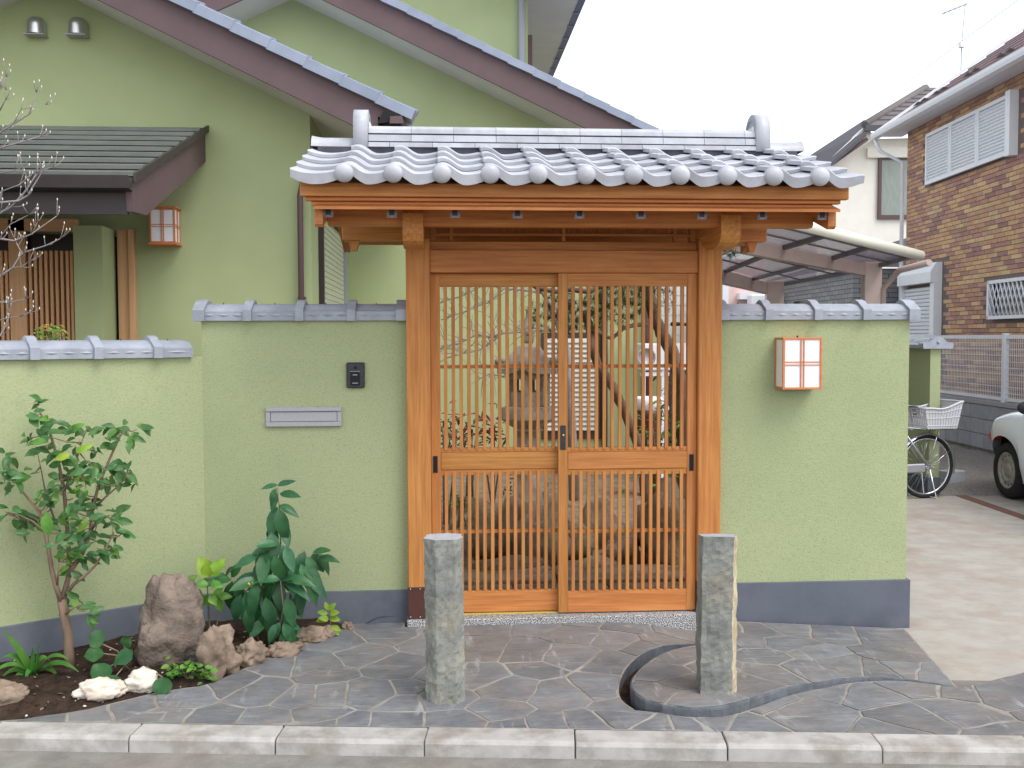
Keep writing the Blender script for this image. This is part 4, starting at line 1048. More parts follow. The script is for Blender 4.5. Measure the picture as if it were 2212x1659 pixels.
tag(wv.build('mesh_wires', 'white_paint', FE), None, None, None, 'stuff')
# ---- green boundary wall that runs back beside the driveway, with its tiled end
pw = onZ(2005, 1070, DRZ); pe = onZ(2030, 1072, DRZ); wd = .125
GWb = thing('boundary_wall', 'green stucco boundary wall with tiled top ending behind the bicycle', 'wall', (pw.x+.06, pw.y, 0))
dback = Vector((CAMPOS.x-0, 0, 0)); ub = Vector((-.02, 1, 0)).normalized(); ur = Vector((ub.y, -ub.x, 0))
GM = Matrix(((ur.x, ub.x, 0, pw.x), (ur.y, ub.y, 0, pw.y), (0, 0, 1, 0), (0, 0, 0, 1)))
wdt = (pe-pw).length
zt2 = onY(2017, 752, pw.y).z
MB().box(0, wdt, 0, 6, .14, zt2, 0, GM).build('wall_body', 'stucco', GWb)
MB().box(-.012, wdt+.012, -.012, 6.01, -.1, .139, 0, GM).build('plinth', 'plinth', GWb)
k = 0
prf = [(-.10, 0), (-.10, .035), (-.05, .05), (-.02, .075), (wdt/2, .095), (wdt+.02, .075), (wdt+.05, .05), (wdt+.10, .035), (wdt+.10, 0)]
while k*.27 < 5.8:
    MB().prism(prf, .02+k*.27, .02+k*.27+.266, 'y', 0, GM @ T(0, 0, zt2)).build('coping_tile', 'captile', GWb)
    MB().prism([(x*1.0+(.012 if x > 0 else -.012), z+.012) for x, z in prf], .02+k*.27-.02, .02+k*.27+.02, 'y', 0, GM @ T(0, 0, zt2+.004)).build('coping_collar', 'captile', GWb); k += 1
prf2 = [(-.10, -.005), (-.11, .05), (-.04, .065), (0, .10), (wdt/2, .125), (wdt, .10), (wdt+.04, .065), (wdt+.11, .05), (wdt+.10, -.005)]
en = MB().prism(prf2, -.05, .0, 'y', 0, GM @ T(0, 0, zt2)).build('end_tile', 'captile', GWb)
MB().lathe([(.02, 0), (.014, .012), (0, .014)], 10, GM @ T(wdt/2, -.05, zt2+.06) @ RX(PI/2)).build('boss', 'captile', en)
# a loose concrete block at its foot
lb = onZ(2056, 1045, DRZ); tag(MB().cbox(-.12, .12, -.08, .08, 0, .15, .006, 0, T(lb.x, lb.y, DRZ) @ RZ(.3)).build('loose_block', 'block'), 'small loose concrete block on the ground behind the bicycle wheel', 'block')
# ---- carport
mat('carportbeam', (196,176,168), (188,168,160), 4, rough=.5); mat('carporttube', (222,220,204), None, rough=.45); mat('carportdark', (112,106,112), None, rough=.5)
mat('polycarbonate', (176,162,180), (160,148,166), 3, rough=.25, trans=.0, alpha=.55, spec=.6)
CPt = thing('carport', 'beige carport with smoky translucent roof behind the right wall', 'carport', onZ(1880, 655, 1.7)*1.0)
def zp(u, v, z): return onZ(u, v, z)
t0, t1 = zp(1700, 477, 2.62), zp(1988, 552, 2.50)
MB().tube([t0, t1], .056, 12).build('front_tube', 'carporttube', CPt)
def beam(p, q, w, h, nm, mt, par=CPt):
    d = (q-p); L = d.length; d.normalize(); ang = math.atan2(d.y, d.x); el = math.asin(d.z)
    return MB().cbox(0, L, -w/2, w/2, -h, 0, .006, 0, T(*p) @ RZ(ang) @ RY(-el)).build(nm, mt, par)
g0, g1 = zp(1560, 506, 2.60), zp(1864, 570, 2.52)
beam(g0, g1, .09, .15, 'main_beam', 'carportbeam')
k0, k1 = zp(1490, 564, 2.55), zp(1660, 612, 2.52)
beam(k0, k1, .10, .19, 'main_beam', 'carportbeam')
# posts
for (u, v, zt_) in ((1883, 570, 2.52), (1673, 610, 2.52)):
    q = zp(u, v, zt_); w_ = .075*(q-CAMPOS).length/9
    MB().cbox(q.x-w_, q.x+w_, q.y-.06, q.y+.06, -.05, zt_+.02, .008).build('post', 'carportbeam', CPt)
q = zp(1883, 570, 2.52); MB().tube([(q.x+.13, q.y-.05, .1), (q.x+.13, q.y-.05, 2.2), (q.x+.22, q.y-.3, 2.42), (q.x+.3, q.y-.9, 2.47)], .04, 8).build('drain_pipe', 'carportbeam', CPt)
# roof sheets between tube, beams and the rear
quad = [(zp(1600, 452, 2.66), t1+Vector((0, 0, .05))), (g0+Vector((0, 0, .01)), g1+(g1-g0)*.10+Vector((0, 0, .01))), (k0+Vector((0, 0, .01)), k1+(k1-k0)*.10+Vector((0, 0, .01)))]
quad[0] = (t0+Vector((0, 0, .05)), t1+Vector((0, 0, .05)))
for (A, B_) in ((quad[0], quad[1]), (quad[1], quad[2])):
    for k in range(3):
        f0_, f1_ = k/3, (k+1)/3
        e = [A[0].lerp(A[1], f0_), A[0].lerp(A[1], f1_), B_[0].lerp(B_[1], f1_), B_[0].lerp(B_[1], f0_)]
        m = MB(); m.add([p+Vector((0, 0, .004)) for p in e]+[p+Vector((0, 0, .010)) for p in e], [(3, 2, 1, 0), (4, 5, 6, 7), (0, 1, 5, 4), (1, 2, 6, 5), (2, 3, 7, 6), (3, 0, 4, 7)]); m.build('roof_sheet', 'polycarbonate', CPt)
    for f_ in (0.0, .33, .66, 1.0): beam(A[0].lerp(A[1], f_), B_[0].lerp(B_[1], f_), .06, .05, 'purlin', 'carportdark')
    for s_ in (.34, .67): beam(A[0].lerp(B_[0], s_), A[1].lerp(B_[1], s_), .025, .02, 'sheet_bar', 'carportdark')
# ---- cream house further back
mat('creamwall', (236,232,222), (230,226,217), 3, rough=.9); mat('roofgrey', (112,104,102), (98,92,92), 6, (1, 5, 1), rough=.8); mat('roofgrey2', (84,82,88), (76,74,80), 6, (1, 5, 1), rough=.7)
dC = 26.0
def ac(u, v): return at(u, v, dC)
c0 = ac(1960, 700); CM = fr(Vector((c0.x, c0.y, 0)))
def lc(u, v, y=0):      # local x,z on the plane y of the cream house
    d = ray(u, v); o = c0 + CF*y; t_ = (o-CAMPOS).dot(CF)/d.dot(CF); p = CAMPOS+d*t_; return (p-c0).dot(CR), p.z
CH = thing('cream_house', 'cream rendered house with grey hipped roof behind the brick house', 'house', (c0.x, c0.y, 0))
x_l, zt3 = lc(1790, 355); x_c, ze = lc(1905, 290)
zE = lc(1905, 292)[1]
x0_, z0_ = lc(1765, 430); x1_, z1_ = lc(1880, 300)
MB().prism([(x0_, 0), (4, 0), (4, lc(2000, 292)[1]), (x1_, z1_), (x0_+.3, lc(1790, 360)[1]), (x0_, z0_)], 0, 6, 'y', 0, CM).build('wall', 'creamwall', CH)
pts = [lc(1868, 268, -.4), lc(2010, 272, -.4), lc(2010, 190, 2), lc(2000, 190, 2)]
e0 = lc(1868, 270, -.5); e1 = lc(1868, 270, -.5)
def W3(x, y, z): return CM @ Vector((x, y, z))
zE = e0[1]; rx = lc(2000, 189, 3.0)
tp = [W3(e0[0], -.5, zE), W3(6, -.5, zE), W3(6, 3.0, rx[1]), W3(rx[0], 3.0, rx[1])]; bt_ = [p-Vector((0, 0, .1)) for p in tp]
m = MB().add(tp+bt_, [(0, 1, 2, 3), (7, 6, 5, 4), (0, 4, 5, 1), (1, 5, 6, 2), (2, 6, 7, 3), (3, 7, 4, 0)])
m.build('roof', 'roofgrey', CH)
n = 9
for k in range(1, n):
    t_ = k/n; xa_ = e0[0]+(rx[0]-e0[0])*t_; y_ = -.5+3.5*t_; z_ = zE+(rx[1]-zE)*t_
    MB().box(xa_, 6, y_-.02, y_+.02, z_-.02, z_+.03, 0, CM).build('roof_course', 'roofgrey2', CH)
MB().tube([W3(e0[0], -.5, zE), W3(rx[0], 3.0, rx[1])], .10, 6).build('hip_cap', 'roofgrey', CH)
MB().box(e0[0], 6, -.60, -.5, zE-.16, zE-.02, 0, CM).build('gutter', 'roofgrey2', CH)
MB().box(x1_-.1, 6, -.12, -.001, zE-.75, zE-.50, 0, CM).build('cornice', 'creamwall', CH)
# steep dark roof falling to the left
def l3(u, v, y): x, z = lc(u, v, y); return W3(x, y, z)
tp = [l3(1871, 286, -.8), l3(1783, 362, -.8), l3(1735, 345, 2.0), l3(1868, 258, 2.0)]; bt_ = [p-Vector((0, 0, .1)) for p in tp]
MB().add(tp+bt_, [(0, 1, 2, 3), (7, 6, 5, 4), (0, 4, 5, 1), (1, 5, 6, 2), (2, 6, 7, 3), (3, 7, 4, 0)]).build('side_roof', 'roofgrey2', CH)
q0, q1 = lc(1872, 272, -.4), lc(1775, 360, -.4)
MB().prism([(q0[0], q0[1]), (q1[0], q1[1]), (q1[0]+.05, q1[1]-.25), (q0[0]+.25, q0[1]-.28)], -.35, -.01, 'y', 0, CM).build('barge', 'creamwall', CH)
MB().tube([W3(*(lc(1873, 300, -.45)[0], -.45, lc(1873, 300, -.45)[1])), W3(lc(1800, 352, -.45)[0], -.45, lc(1800, 352, -.45)[1])], .05, 6).build('rain_pipe', 'pipe', CH)
a, b = lc(1903, 345, 0), lc(1975, 465, 0)
w = link('window', None, CM @ T(a[0], 0, b[1]), CH)
mat('curtain', (150,158,150), (138,146,140), 4, (6, 1, 1), rough=.6, spec=.5)
MB().box(a[0], b[0], -.03, .02, b[1], a[1], 0, CM).build('pane', 'curtain', w)
for (p, q, r, s_) in ((a[0]-.08, a[0], b[1]-.1, a[1]+.08), (b[0], b[0]+.08, b[1]-.1, a[1]+.08), (a[0], b[0], b[1]-.1, b[1]), (a[0], b[0], a[1], a[1]+.08)): MB().box(p, q, -.08, .02, r, s_, 0, CM).build('frame', 'pipe', w)
# ---- grey brick building under the carport
def brickmat(name, c1, c2, cm):
    m = bpy.data.materials.new(name); m.use_nodes = True; N = m.node_tree.nodes; L = m.node_tree.links; b = N['Principled BSDF']
    tc = N.new('ShaderNodeTexCoord'); mp = N.new('ShaderNodeMapping'); mp.inputs['Rotation'].default_value = (PI/2, 0, 0)
    sp = N.new('ShaderNodeSeparateXYZ'); cb = N.new('ShaderNodeCombineXYZ'); ad = N.new('ShaderNodeMath'); ad.operation = 'ADD'
    L.new(tc.outputs['Object'], sp.inputs[0]); L.new(sp.outputs['X'], ad.inputs[0]); L.new(sp.outputs['Y'], ad.inputs[1]); L.new(ad.outputs[0], cb.inputs['X']); L.new(sp.outputs['Z'], cb.inputs['Y'])
    br = N.new('ShaderNodeTexBrick'); br.inputs['Color1'].default_value = lin(c1); br.inputs['Color2'].default_value = lin(c2); br.inputs['Mortar'].default_value = lin(cm)
    br.inputs['Scale'].default_value = 1; br.inputs['Brick Width'].default_value = .34; br.inputs['Row Height'].default_value = .09; br.inputs['Mortar Size'].default_value = .008
    L.new(cb.outputs[0], br.inputs['Vector']); L.new(br.outputs['Color'], b.inputs['Base Color']); b.inputs['Roughness'].default_value = .85; MT[name] = m
brickmat('greybrick', (124,130,138), (150,148,146), (84,84,88))
g_ = at(1842, 640, 19); GB = thing('grey_brick_house', 'grey brick house half hidden below the carport roof', 'house', (g_.x, g_.y, 0))
g1_ = at(1640, 640, 25.5)
wb = MB(); A_ = Vector((g_.x, g_.y, 0)); B2 = Vector((g1_.x, g1_.y, 0)); C2 = A_ + CR*3
for (p, q) in ((B2, A_), (A_, C2)): wb.add([p, q, q+Vector((0, 0, 2.9)), p+Vector((0, 0, 2.9))], [(0, 1, 2, 3)])
wb.add([A_, C2, C2+CF*8, B2+CF*1, B2], [(0, 1, 2, 3, 4)]); wb.add([v+Vector((0, 0, 2.9)) for v in (A_, C2, C2+CF*8, B2+CF*1, B2)], [(0, 1, 2, 3, 4)])
wb.build('wall', 'greybrick', GB)
d_ = (A_-B2).normalized(); q_ = B2.lerp(A_, .45)+Vector((0, 0, 1.9)); n_ = Vector((d_.y, -d_.x, 0))
for (a, b) in ((.45, 1.5), ):
    w = MB().add([q_+n_*.02, q_+d_*1.0+n_*.02, q_+d_*1.0+n_*.02+Vector((0, 0, .5)), q_+n_*.02+Vector((0, 0, .5)), q_+n_*-.1, q_+d_*1.0+n_*-.1, q_+d_*1.0+n_*-.1+Vector((0, 0, .5)), q_+n_*-.1+Vector((0, 0, .5))], [(0, 1, 2, 3), (0, 4, 5, 1), (2, 6, 7, 3)]).build('window', 'glass_dark', GB)
MB().add([A_+n_*.2+Vector((0, 0, 2.93)), C2+Vector((0, 0, 2.9))-CF*.3, C2+Vector((0, 0, 4))+CF*4, B2+Vector((0, 0, 2.93))+n_*.2], [(0, 1, 2, 3)]).build('roof', 'roofgrey2', GB)
# ---- pink house with white trim
mat('pinkwall', (226,196,190), (220,190,184), 4, rough=.9)
k_ = at(1600, 640, 24); PKM = fr(Vector((k_.x, k_.y, 0)))
PK = thing('pink_house', 'pale pink house wall with white trim seen below the carport beam', 'house', (k_.x, k_.y, 0))
def lk(u, v):
    d = ray(u, v); t_ = (k_-CAMPOS).dot(CF)/d.dot(CF); p = CAMPOS+d*t_; return (p-k_).dot(CR), p.z
xa_, xb_ = lk(1380, 640)[0], lk(1652, 640)[0]
MB().box(xa_, xb_, 0, 3, 0, lk(1600, 560)[1], 0, PKM).build('wall', 'pinkwall', PK)
a, b = lk(1560, 600), lk(1572, 660); MB().box(a[0], b[0], -.08, -.001, 0, a[1]+.5, 0, PKM).build('trim', 'white_paint', PK)
a, b = lk(1592, 634), lk(1640, 640); MB().box(a[0], b[0], -.3, -.001, b[1]-.08, a[1], 0, PKM).build('ledge', 'white_paint', PK)
a, b = lk(1602, 639), lk(1652, 660); tag(MB().cbox(a[0], b[0], -.9, -.55, b[1]-1, a[1], .03, 0, PKM).build('outdoor_unit', 'white_paint'), 'white outdoor unit before the pink house, above the right wall', 'outdoor unit')
# white neighbour seen at the right side of the lattice
k2 = onY(1462, 700, 8.6); WN_ = thing('white_house', 'white sided house seen through the right end of the gate lattice', 'house', (3.3, 8.6, 0))
MB().box(2.9, 3.7, 8.6, 11, 0, 3.4).build('wall', 'white_paint', WN_)
for k in range(14): MB().box(2.9, 3.7, 8.585, 8.599, 1.5+k*.14, 1.5+k*.14+.125).build('siding_board', 'white_paint', WN_)
MB().box(2.9, 3.7, 8.57, 8.599, 0, 1.49).build('lower_wall', 'pipe', WN_)
# ---- overhead wire and aerial
mat('wirepale', (116,128,140), None, rough=.6)
wa, wb_ = at(1700, 365, 30), at(2090, 80, 24)
tag(MB().tube([wa, wa.lerp(wb_, .5)-Vector((0, 0, .05)), wb_, wb_+(wb_-wa)*.6], .006, 5).build('overhead_wire', 'wirepale'), 'thin pale overhead wire slanting up across the white sky', 'wire')
an = thing('aerial', 'thin rooftop aerial with a small box above the brick house', 'aerial', at(2075, 170, 20))
p, q = at(2075, 175, 20), at(2077, 100, 20)
MB().tube([p-Vector((0, 0, .3)), q], .009, 6).build('mast', 'wirepale', an)
MB().cbox(q.x-.05, q.x+.05, q.y-.04, q.y+.04, q.z-.03, q.z+.09, .01).build('box', 'white_paint', an)
MB().tube([at(2035, 30, 20), at(2090, 8, 20)], .008, 5).build('boom', 'wirepale', an)
MB().tube([q, at(2085, 10, 20)], .006, 5).build('mast', 'wirepale', an)
for k in range(6):
    c = at(2035, 30, 20).lerp(at(2090, 8, 20), k/5); MB().tube([c-CF*.25, c+CF*.25], .004, 4).build('element', 'wirepale', an)
# ================================================================== STONE BOLLARDS
def bollard(base, top_z, pts, lean, label, cutface, seed):
    rnd_ = random.Random(seed); z0 = base.z-.08; nL = 44; n = len(pts); sub = 7; rows = []; h = top_z-z0
    for i in range(nL+1):
        t_ = i/nL; z = z0+h*t_; r = []
        for k in range(n):
            p, q = Vector(pts[k]), Vector(pts[(k+1) % n])
            for s_ in range(sub):
                c = p.lerp(q, s_/sub); tap = 1.02-.04*t_ + .012*noise.noise((seed, t_*2.2, k*.7))
                dn = .0035*noise.noise((c.x*16+seed, c.y*16, z*5)) + .0030*noise.noise((c.x*45, c.y*45+seed, z*24)) + .0022*noise.noise((c.x*90, c.y*90+seed, z*60))
                if abs(s_) == 0: dn -= .004*max(0, noise.noise((k*3.1+seed, z*14, 0)))
                d = c.normalized() if c.length > 1e-6 else Vector((0, 0))
                c2 = c*tap + d*dn*2; zz = z
                if i == nL: zz = z + .05*c.x*lean[2] + lean[3]*c.y
                r.append((base.x+c2.x+lean[0]*t_, base.y+c2.y+lean[1]*t_, zz))
        rows.append(r)
    m = MB(); w = n*sub; vs = [p for r in rows for p in r]; m.v = [Vector(p) for p in vs]
    for i in range(nL):
        for k in range(w):
            m.f.append([i*w+k, i*w+(k+1) % w, (i+1)*w+(k+1) % w, (i+1)*w+k]); m.m.append(2 if k//sub in cutface else 0); m.sm.append(False)
    m.f.append([nL*w+k for k in range(w)]); m.m.append(1); m.sm.append(False)
    return tag(m.build('stone_bollard', ['basalt', 'basalt_top', 'basalt_cut'], None, base), label, 'bollard', 'basalt bollards before the gate')
b1 = onZ(962, 1503, .02); b2 = onZ(1544, 1492, .035)
bollard(b1, onY(958, 1160, b1.y).z, [(-.086, -.030), (-.035, -.078), (.048, -.076), (.088, -.035), (.080, .05), (.02, .085), (-.07, .06)], (-.005, .012, .1, .0), 'grey basalt bollard before the left gate post, brown streaked on one side', (), 3)
bollard(b2, onY(1548, 1157, b2.y).z, [(-.080, -.062), (.052, -.084), (.084, -.036), (.082, .045), (.02, .08), (-.074, .05)], (.008, .01, -.25, -.10), 'grey basalt bollard standing in the curved terrace, cream coloured on its right edge', (1, 2), 8)
# ================================================================== ROCKS
def icosphere(n):
    import bmesh
    bm = bmesh.new(); bmesh.ops.create_icosphere(bm, subdivisions=n, radius=1); v = [x.co.copy() for x in bm.verts]; f = [[q.index for q in p.verts] for p in bm.faces]; bm.free(); return v, f
ICO = {k: icosphere(k) for k in (2, 3, 4)}
def rock_mb(c, size, seed, rough=.28, sub=4, rotz=0, tilt=0, fac=2.2, taper=0):
    v, f = ICO[sub]; M = T(*c) @ RZ(rotz) @ RX(tilt); out = []
    for p in v:
        q = p*1.3 + Vector((seed*3.7, seed*1.3, seed*5.1))
        cell = noise.voronoi(q*fac*.55)[0]; d = 1 + rough*(noise.noise(q*.9) + .55*noise.noise(q*2.1) + .26*noise.noise(q*5) + .16*noise.noise(q*11) + .08*noise.noise(q*22)) - .22*rough*(cell[1]-cell[0] < .10) - rough*.35*cell[0]
        p2 = p*d; tp_k = 1-taper*(.5+.5*p.z); p2 = Vector((p2.x*tp_k, p2.y*tp_k, p2.z)); out.append(M @ Vector((p2.x*size[0], p2.y*size[1], p2.z*size[2])))
    m = MB(); m.add(out, f, 0, True); return m
def rock(name, label, mt, u, v, z, size, seed, rough=.28, rotz=0, tilt=0, group=None, sub=4, lift=.6, taper=0):
    b = onZ(u, v, z); m = rock_mb(b+Vector((0, size[1]*.6, size[2]*lift)), size, seed, rough, sub, rotz, tilt, 2.2, taper)
    return tag(m.build(name, mt), label, 'stone', group)
SG = 'stones edging the planting bed'
rock('boulder', 'large brown upright boulder against the angled green wall', 'rockbrown', 362, 1452, .03, (.19, .14, .275), 2, .27, .3, .10, SG, lift=.60, taper=.26)
rock('stone', 'pointed tan stone with lobes right of the large boulder', 'rocktan', 462, 1462, .03, (.105, .08, .135), 5, .5, .2, .1, SG, lift=.6)
rock('stone', 'round tan stone between the pointed stone and the paving', 'rocktan', 536, 1437, .03, (.085, .07, .072), 9, .4, .5, 0, SG)
rock('stone', 'long low tan stone at the paving edge below the large leafy plant', 'rocktan', 610, 1420, .03, (.098, .055, .045), 12, .35, .35, 0, SG)
rock('stone', 'mottled tan stone beside the small yellow green plant', 'rocktan', 664, 1396, .03, (.082, .06, .055), 15, .4, .2, 0, SG)
rock('stone', 'small dark mottled stone behind the small yellow green plant', 'rocktan', 706, 1384, .035, (.05, .045, .045), 17, .4, 0, 0, SG)
rock('stone', 'tiny speckled stone at the right tip of the planting bed', 'rocktan', 752, 1366, .04, (.035, .03, .03), 18, .4, 0, 0, SG)
rock('stone', 'longer white stone under a round green leaf in the bed', 'rockwhite', 214, 1512, .015, (.115, .065, .055), 21, .30, .28, 0, SG)
rock('stone', 'shorter blocky white stone left of the small round leaf', 'rockwhite', 302, 1496, .015, (.080, .055, .062), 24, .32, .2, 0, SG)
rock('stone', 'tan stone cut by the left edge of the photo', 'rocktan', 2, 1530, .01, (.10, .07, .065), 27, .3, .3, 0, SG)
# ================================================================== LEAVES
def leaf_mesh(name, L, W, mt, fold=.25, droop=.25, shape=1.0, curl=0, n=5, round_=False):
    m = MB(); rows = []
    for i in range(n+1):
        t_ = i/n
        if round_: w = W*.5*math.sqrt(max(0, 1-(2*t_-1)**2))
        else: w = W*.5*(math.sin(PI*t_**.85))**shape
        y = L*t_*(1-.12*droop*t_); z = -droop*L*t_*t_
        w = max(w, .0004)
        rows.append([(-w, y, z+fold*w+curl*math.sin(t_*9)*w*.15), (-w*.5, y, z+fold*w*.35), (0, y, z), (w*.5, y, z+fold*w*.35), (w, y, z+fold*w-curl*math.sin(t_*8)*w*.15)])
    m.grid(rows, 0, True); return m.mesh(name, mt)
def leaf(par, me, pos, d, up=None, sc=1, name='leaf'):
    d = Vector(d).normalized(); up = Vector(up) if up is not None else Vector((0, 0, 1))
    x = d.cross(up)
    if x.length < 1e-3: x = d.cross(Vector((0, -1, .3)))
    x.normalize(); z = x.cross(d)
    M = Matrix(((x.x, d.x, z.x, pos[0]), (x.y, d.y, z.y, pos[1]), (x.z, d.z, z.z, pos[2]), (0, 0, 0, 1))) @ S3(sc, sc, sc)
    return link(name, me, M, par)
def jit(p, r, rn): return Vector(p) + Vector((rn.uniform(-r, r), rn.uniform(-r, r), rn.uniform(-r, r)))
def wall_y(x):     # front of walls at x, for keeping plants off them
    return 0 if x > wl0.x else (x-wl0.x)*wld.y/wld.x
# ---- camellia
rn = random.Random(4)
cb = onZ(150, 1447, .04); CYl = cb.y
CM_ = thing('camellia_tree', 'small camellia tree with glossy dark leaves before the low angled wall', 'tree', cb)
def cp(u, v, dy=0): return onY(u, v, CYl+dy)
trunk = [(150, 1450, 0), (149, 1410, 0), (146, 1365, .0), (137, 1318, 0), (133, 1295, .01)]
MB().tube([cp(*p) for p in trunk], [.026, .023, .021, .020, .022], 9).build('trunk', 'bark', CM_)
br = [[(133, 1298, 0), (122, 1265, -.02), (112, 1230, -.03), (107, 1190, -.05), (100, 1150, -.05), (85, 1105, -.04), (60, 1078, -.02), (38, 1050, 0), (20, 1015, .02)],
      [(138, 1290, 0), (147, 1250, .01), (150, 1200, .03), (146, 1130, .05), (140, 1060, .03), (128, 1000, .03), (108, 940, .02), (92, 905, .0), (80, 880, 0)],
      [(140, 1285, 0), (160, 1262, -.03), (182, 1245, -.05), (205, 1222, -.06), (222, 1195, -.06), (245, 1150, -.05)],
      [(147, 1245, .01), (160, 1225, .02), (178, 1195, .04), (195, 1150, .06), (200, 1100, .05), (215, 1045, .04), (240, 985, .03), (262, 940, .02), (277, 925, .02)],
      [(150, 1190, .03), (120, 1130, .05), (100, 1070, .05), (88, 1020, .04), (80, 975, .03)],
      [(200, 1100, .05), (225, 1075, .02), (255, 1050, 0), (284, 1020, 0)],
      [(122, 1265, -.02), (127, 1235, -.06), (128, 1205, -.08)], [(140, 1060, .03), (160, 1010, 0), (175, 965, -.02), (187, 930, -.02)],
      [(100, 1150, -.05), (70, 1125, -.06), (40, 1112, -.05), (12, 1106, -.03)], [(137, 1330, 0), (150, 1318, -.04), (170, 1308, -.06)], [(195, 1150, .06), (215, 1120, .0), (240, 1112, -.02)]]
allp = []
for b in br:
    P = [cp(u+rn.uniform(-2, 2), v, dy) for u, v, dy in b]; n = len(P); r0 = .0135 if len(b) > 7 else (.0105 if len(b) > 5 else .0065)
    MB().tube(P, [r0*(1-.75*i/(n-1)) for i in range(n)], 7).build('branch', 'bark', CM_)
    for i in range(n-1):
        for k in range(4): allp.append(P[i].lerp(P[i+1], k/4))
cl = '150,985;120,1040;150,1100;100,1090;190,1125;215,1015;175,1010;110,985;240,965;79,874;104,899;122,914;72,896;83,928;65,946;86,964;115,946;158,932;166,957;187,928;205,971;230,935;259,924;277,939;295,928;274,1004;284,1018;259,1014;234,1007;198,1004;166,1004;137,996;13,986;14,1007;43,1032;65,1025;24,1036;140,1032;160,1040;180,1036;202,1040;230,1040;252,1036;284,1036;94,1065;119,1072;158,1076;180,1065;202,1083;126,1115;166,1101;198,1108;227,1112;248,1115;14,1108;36,1115;54,1126;76,1119;58,1140;173,1148;205,1148;220,1169;245,1137;266,1151;238,1184;137,1148;130,1180;144,1205;162,1209;158,1227;180,1198;209,1184;173,1306;150,1315;184,1320'
lm = [leaf_mesh('leaf', .085, .042, 'leaf_camellia', .3, d, .8, 1.2) for d in (.15, .35, .55)]
ly = [leaf_mesh('leaf', .085, .040, 'leaf_yellow', .4, .3, .8, 1.5)]; lf = [leaf_mesh('leaf', .085, .042, 'leaf_fresh', .3, .4, .8, 1.2)]
for k, q in enumerate(cl.split(';')):
    u, v = map(float, q.split(',')); dy = rn.uniform(-.13, .07); c = cp(u, v, dy); c.y = min(c.y, wall_y(c.x)-.05)
    near = min(allp, key=lambda p: (p-c).length)
    if (near-c).length > .02: MB().tube([near, near.lerp(c, .5)+Vector((0, 0, -.008)), c], [.004, .003, .002], 5, 0, True).build('twig', 'bark', CM_)
    out = (c-near); out = out.normalized() if out.length > .01 else Vector((0, 0, 1))
    for j in range(rn.choice((4, 4, 5))):
        a = rn.uniform(0, 2*PI); d = Vector((math.cos(a), math.sin(a)*.6-.15, rn.uniform(-.9, .5))) + out*.4
        up = Vector((rn.uniform(-.7, .7), rn.uniform(-1.3, -.1), rn.uniform(.3, .9)))
        y_ = (k in (0, 4, 8) and j < 2)
        me = rn.choice(ly) if y_ else (rn.choice(lf) if rn.random() < .14 else rn.choice(lm))
        leaf(CM_, me, jit(c, .026, rn), d, up, rn.uniform(.55, .98))
big = cp(101, 1105, -.16); leaf(CM_, leaf_mesh('leaf', .12, .055, 'leaf_fresh', .3, .3), big, (.05, -.2, -1), (.1, -1, .1), 1)
# ---- broad leaved plant (aucuba like)
rn = random.Random(11); ab = onZ(598, 1396, .05)
AU = thing('broad_leaf_plant', 'tall broad leaved dark green plant before the high green wall', 'plant', ab)
def apx(u, v, dy=0): return onY(u, v, ab.y+dy)
st = [[(592, 1395, 0), (594, 1330, 0), (600, 1250, .01), (606, 1180, .01), (606, 1120, .0), (601, 1075, 0), (600, 1052, 0)],
      [(604, 1398, 0), (622, 1320, -.02), (645, 1250, -.03), (668, 1205, -.02), (676, 1195, -.02)], [(584, 1396, 0), (572, 1330, -.03), (560, 1260, -.05), (556, 1205, -.03)],
      [(600, 1395, 0), (612, 1310, -.07), (606, 1255, -.09)], [(560, 1392, 0), (545, 1330, -.02), (528, 1275, -.03), (505, 1255, -.03)]]
for p in st: MB().tube([apx(*q) for q in p], [.006-.004*i/(len(p)-1) for i in range(len(p))], 6).build('stem', 'bark', AU)
al = [leaf_mesh('leaf', .125, .052, 'leaf_aucuba', .22, d, .9) for d in (.2, .45, .7)]
L_ = [(600,1050,.6,.5,.5),(600,1050,-.7,-.1,.5),(602,1048,.5,.35,.5),(596,1052,-.4,-.6,.55),(604,1068,.9,.1,.85),(598,1066,-.3,-.9,.6),(606,1092,.7,-.2,.8),(600,1090,-.2,-1,1.05),(600,1100,.2,-1,1.0),(596,1125,-.15,-1,1.0),(606,1130,.5,-1,.95),(590,1150,.1,-1,1.15),(600,1172,-.8,.15,.8),(612,1175,.3,-1,.9),(585,1185,-.7,-.6,.95),(576,1195,-.2,-1,1.0),(598,1198,.2,-1,1.0),(560,1200,-.8,-.3,.8),(556,1205,.4,-.6,.7),(676,1195,.9,.3,.7),(676,1195,.5,-.9,.9),(672,1200,-.3,-1,.95),(684,1198,.9,-.6,.8),(650,1215,.4,-.8,1.0),(640,1220,-.2,-1,1.0),(655,1225,.8,-.4,.9),(606,1252,-1,.0,1.0),(606,1252,1,.05,1.0),(606,1254,.1,-1,1.0),(604,1250,-.6,.4,.7),(610,1250,.6,.45,.7),(606,1256,.85,-.4,.9),(606,1256,-.8,-.5,.9),(560,1255,-.3,-1,1.05),(556,1250,-.9,-.2,.9),(566,1262,.4,-1,1.0),(575,1290,.1,-1,1.0),(620,1290,.3,-1,1.0),(640,1270,.5,-.9,1.0),(590,1310,-.3,-1,.95),(612,1330,.5,-.7,.8),(600,1345,-.5,-.8,.7),(575,1330,-.6,-.8,.8),(505,1255,-.6,.3,.8),(505,1258,-.3,-1,1.05),(508,1256,.5,-.9,.9),(528,1280,.2,-1,1.05),(520,1285,-.4,-1,1.0),(540,1310,.0,-1,.95),(500,1245,.5,.8,.7),(612,1350,.6,.1,.7),(615,1352,-.2,-.9,.7)]
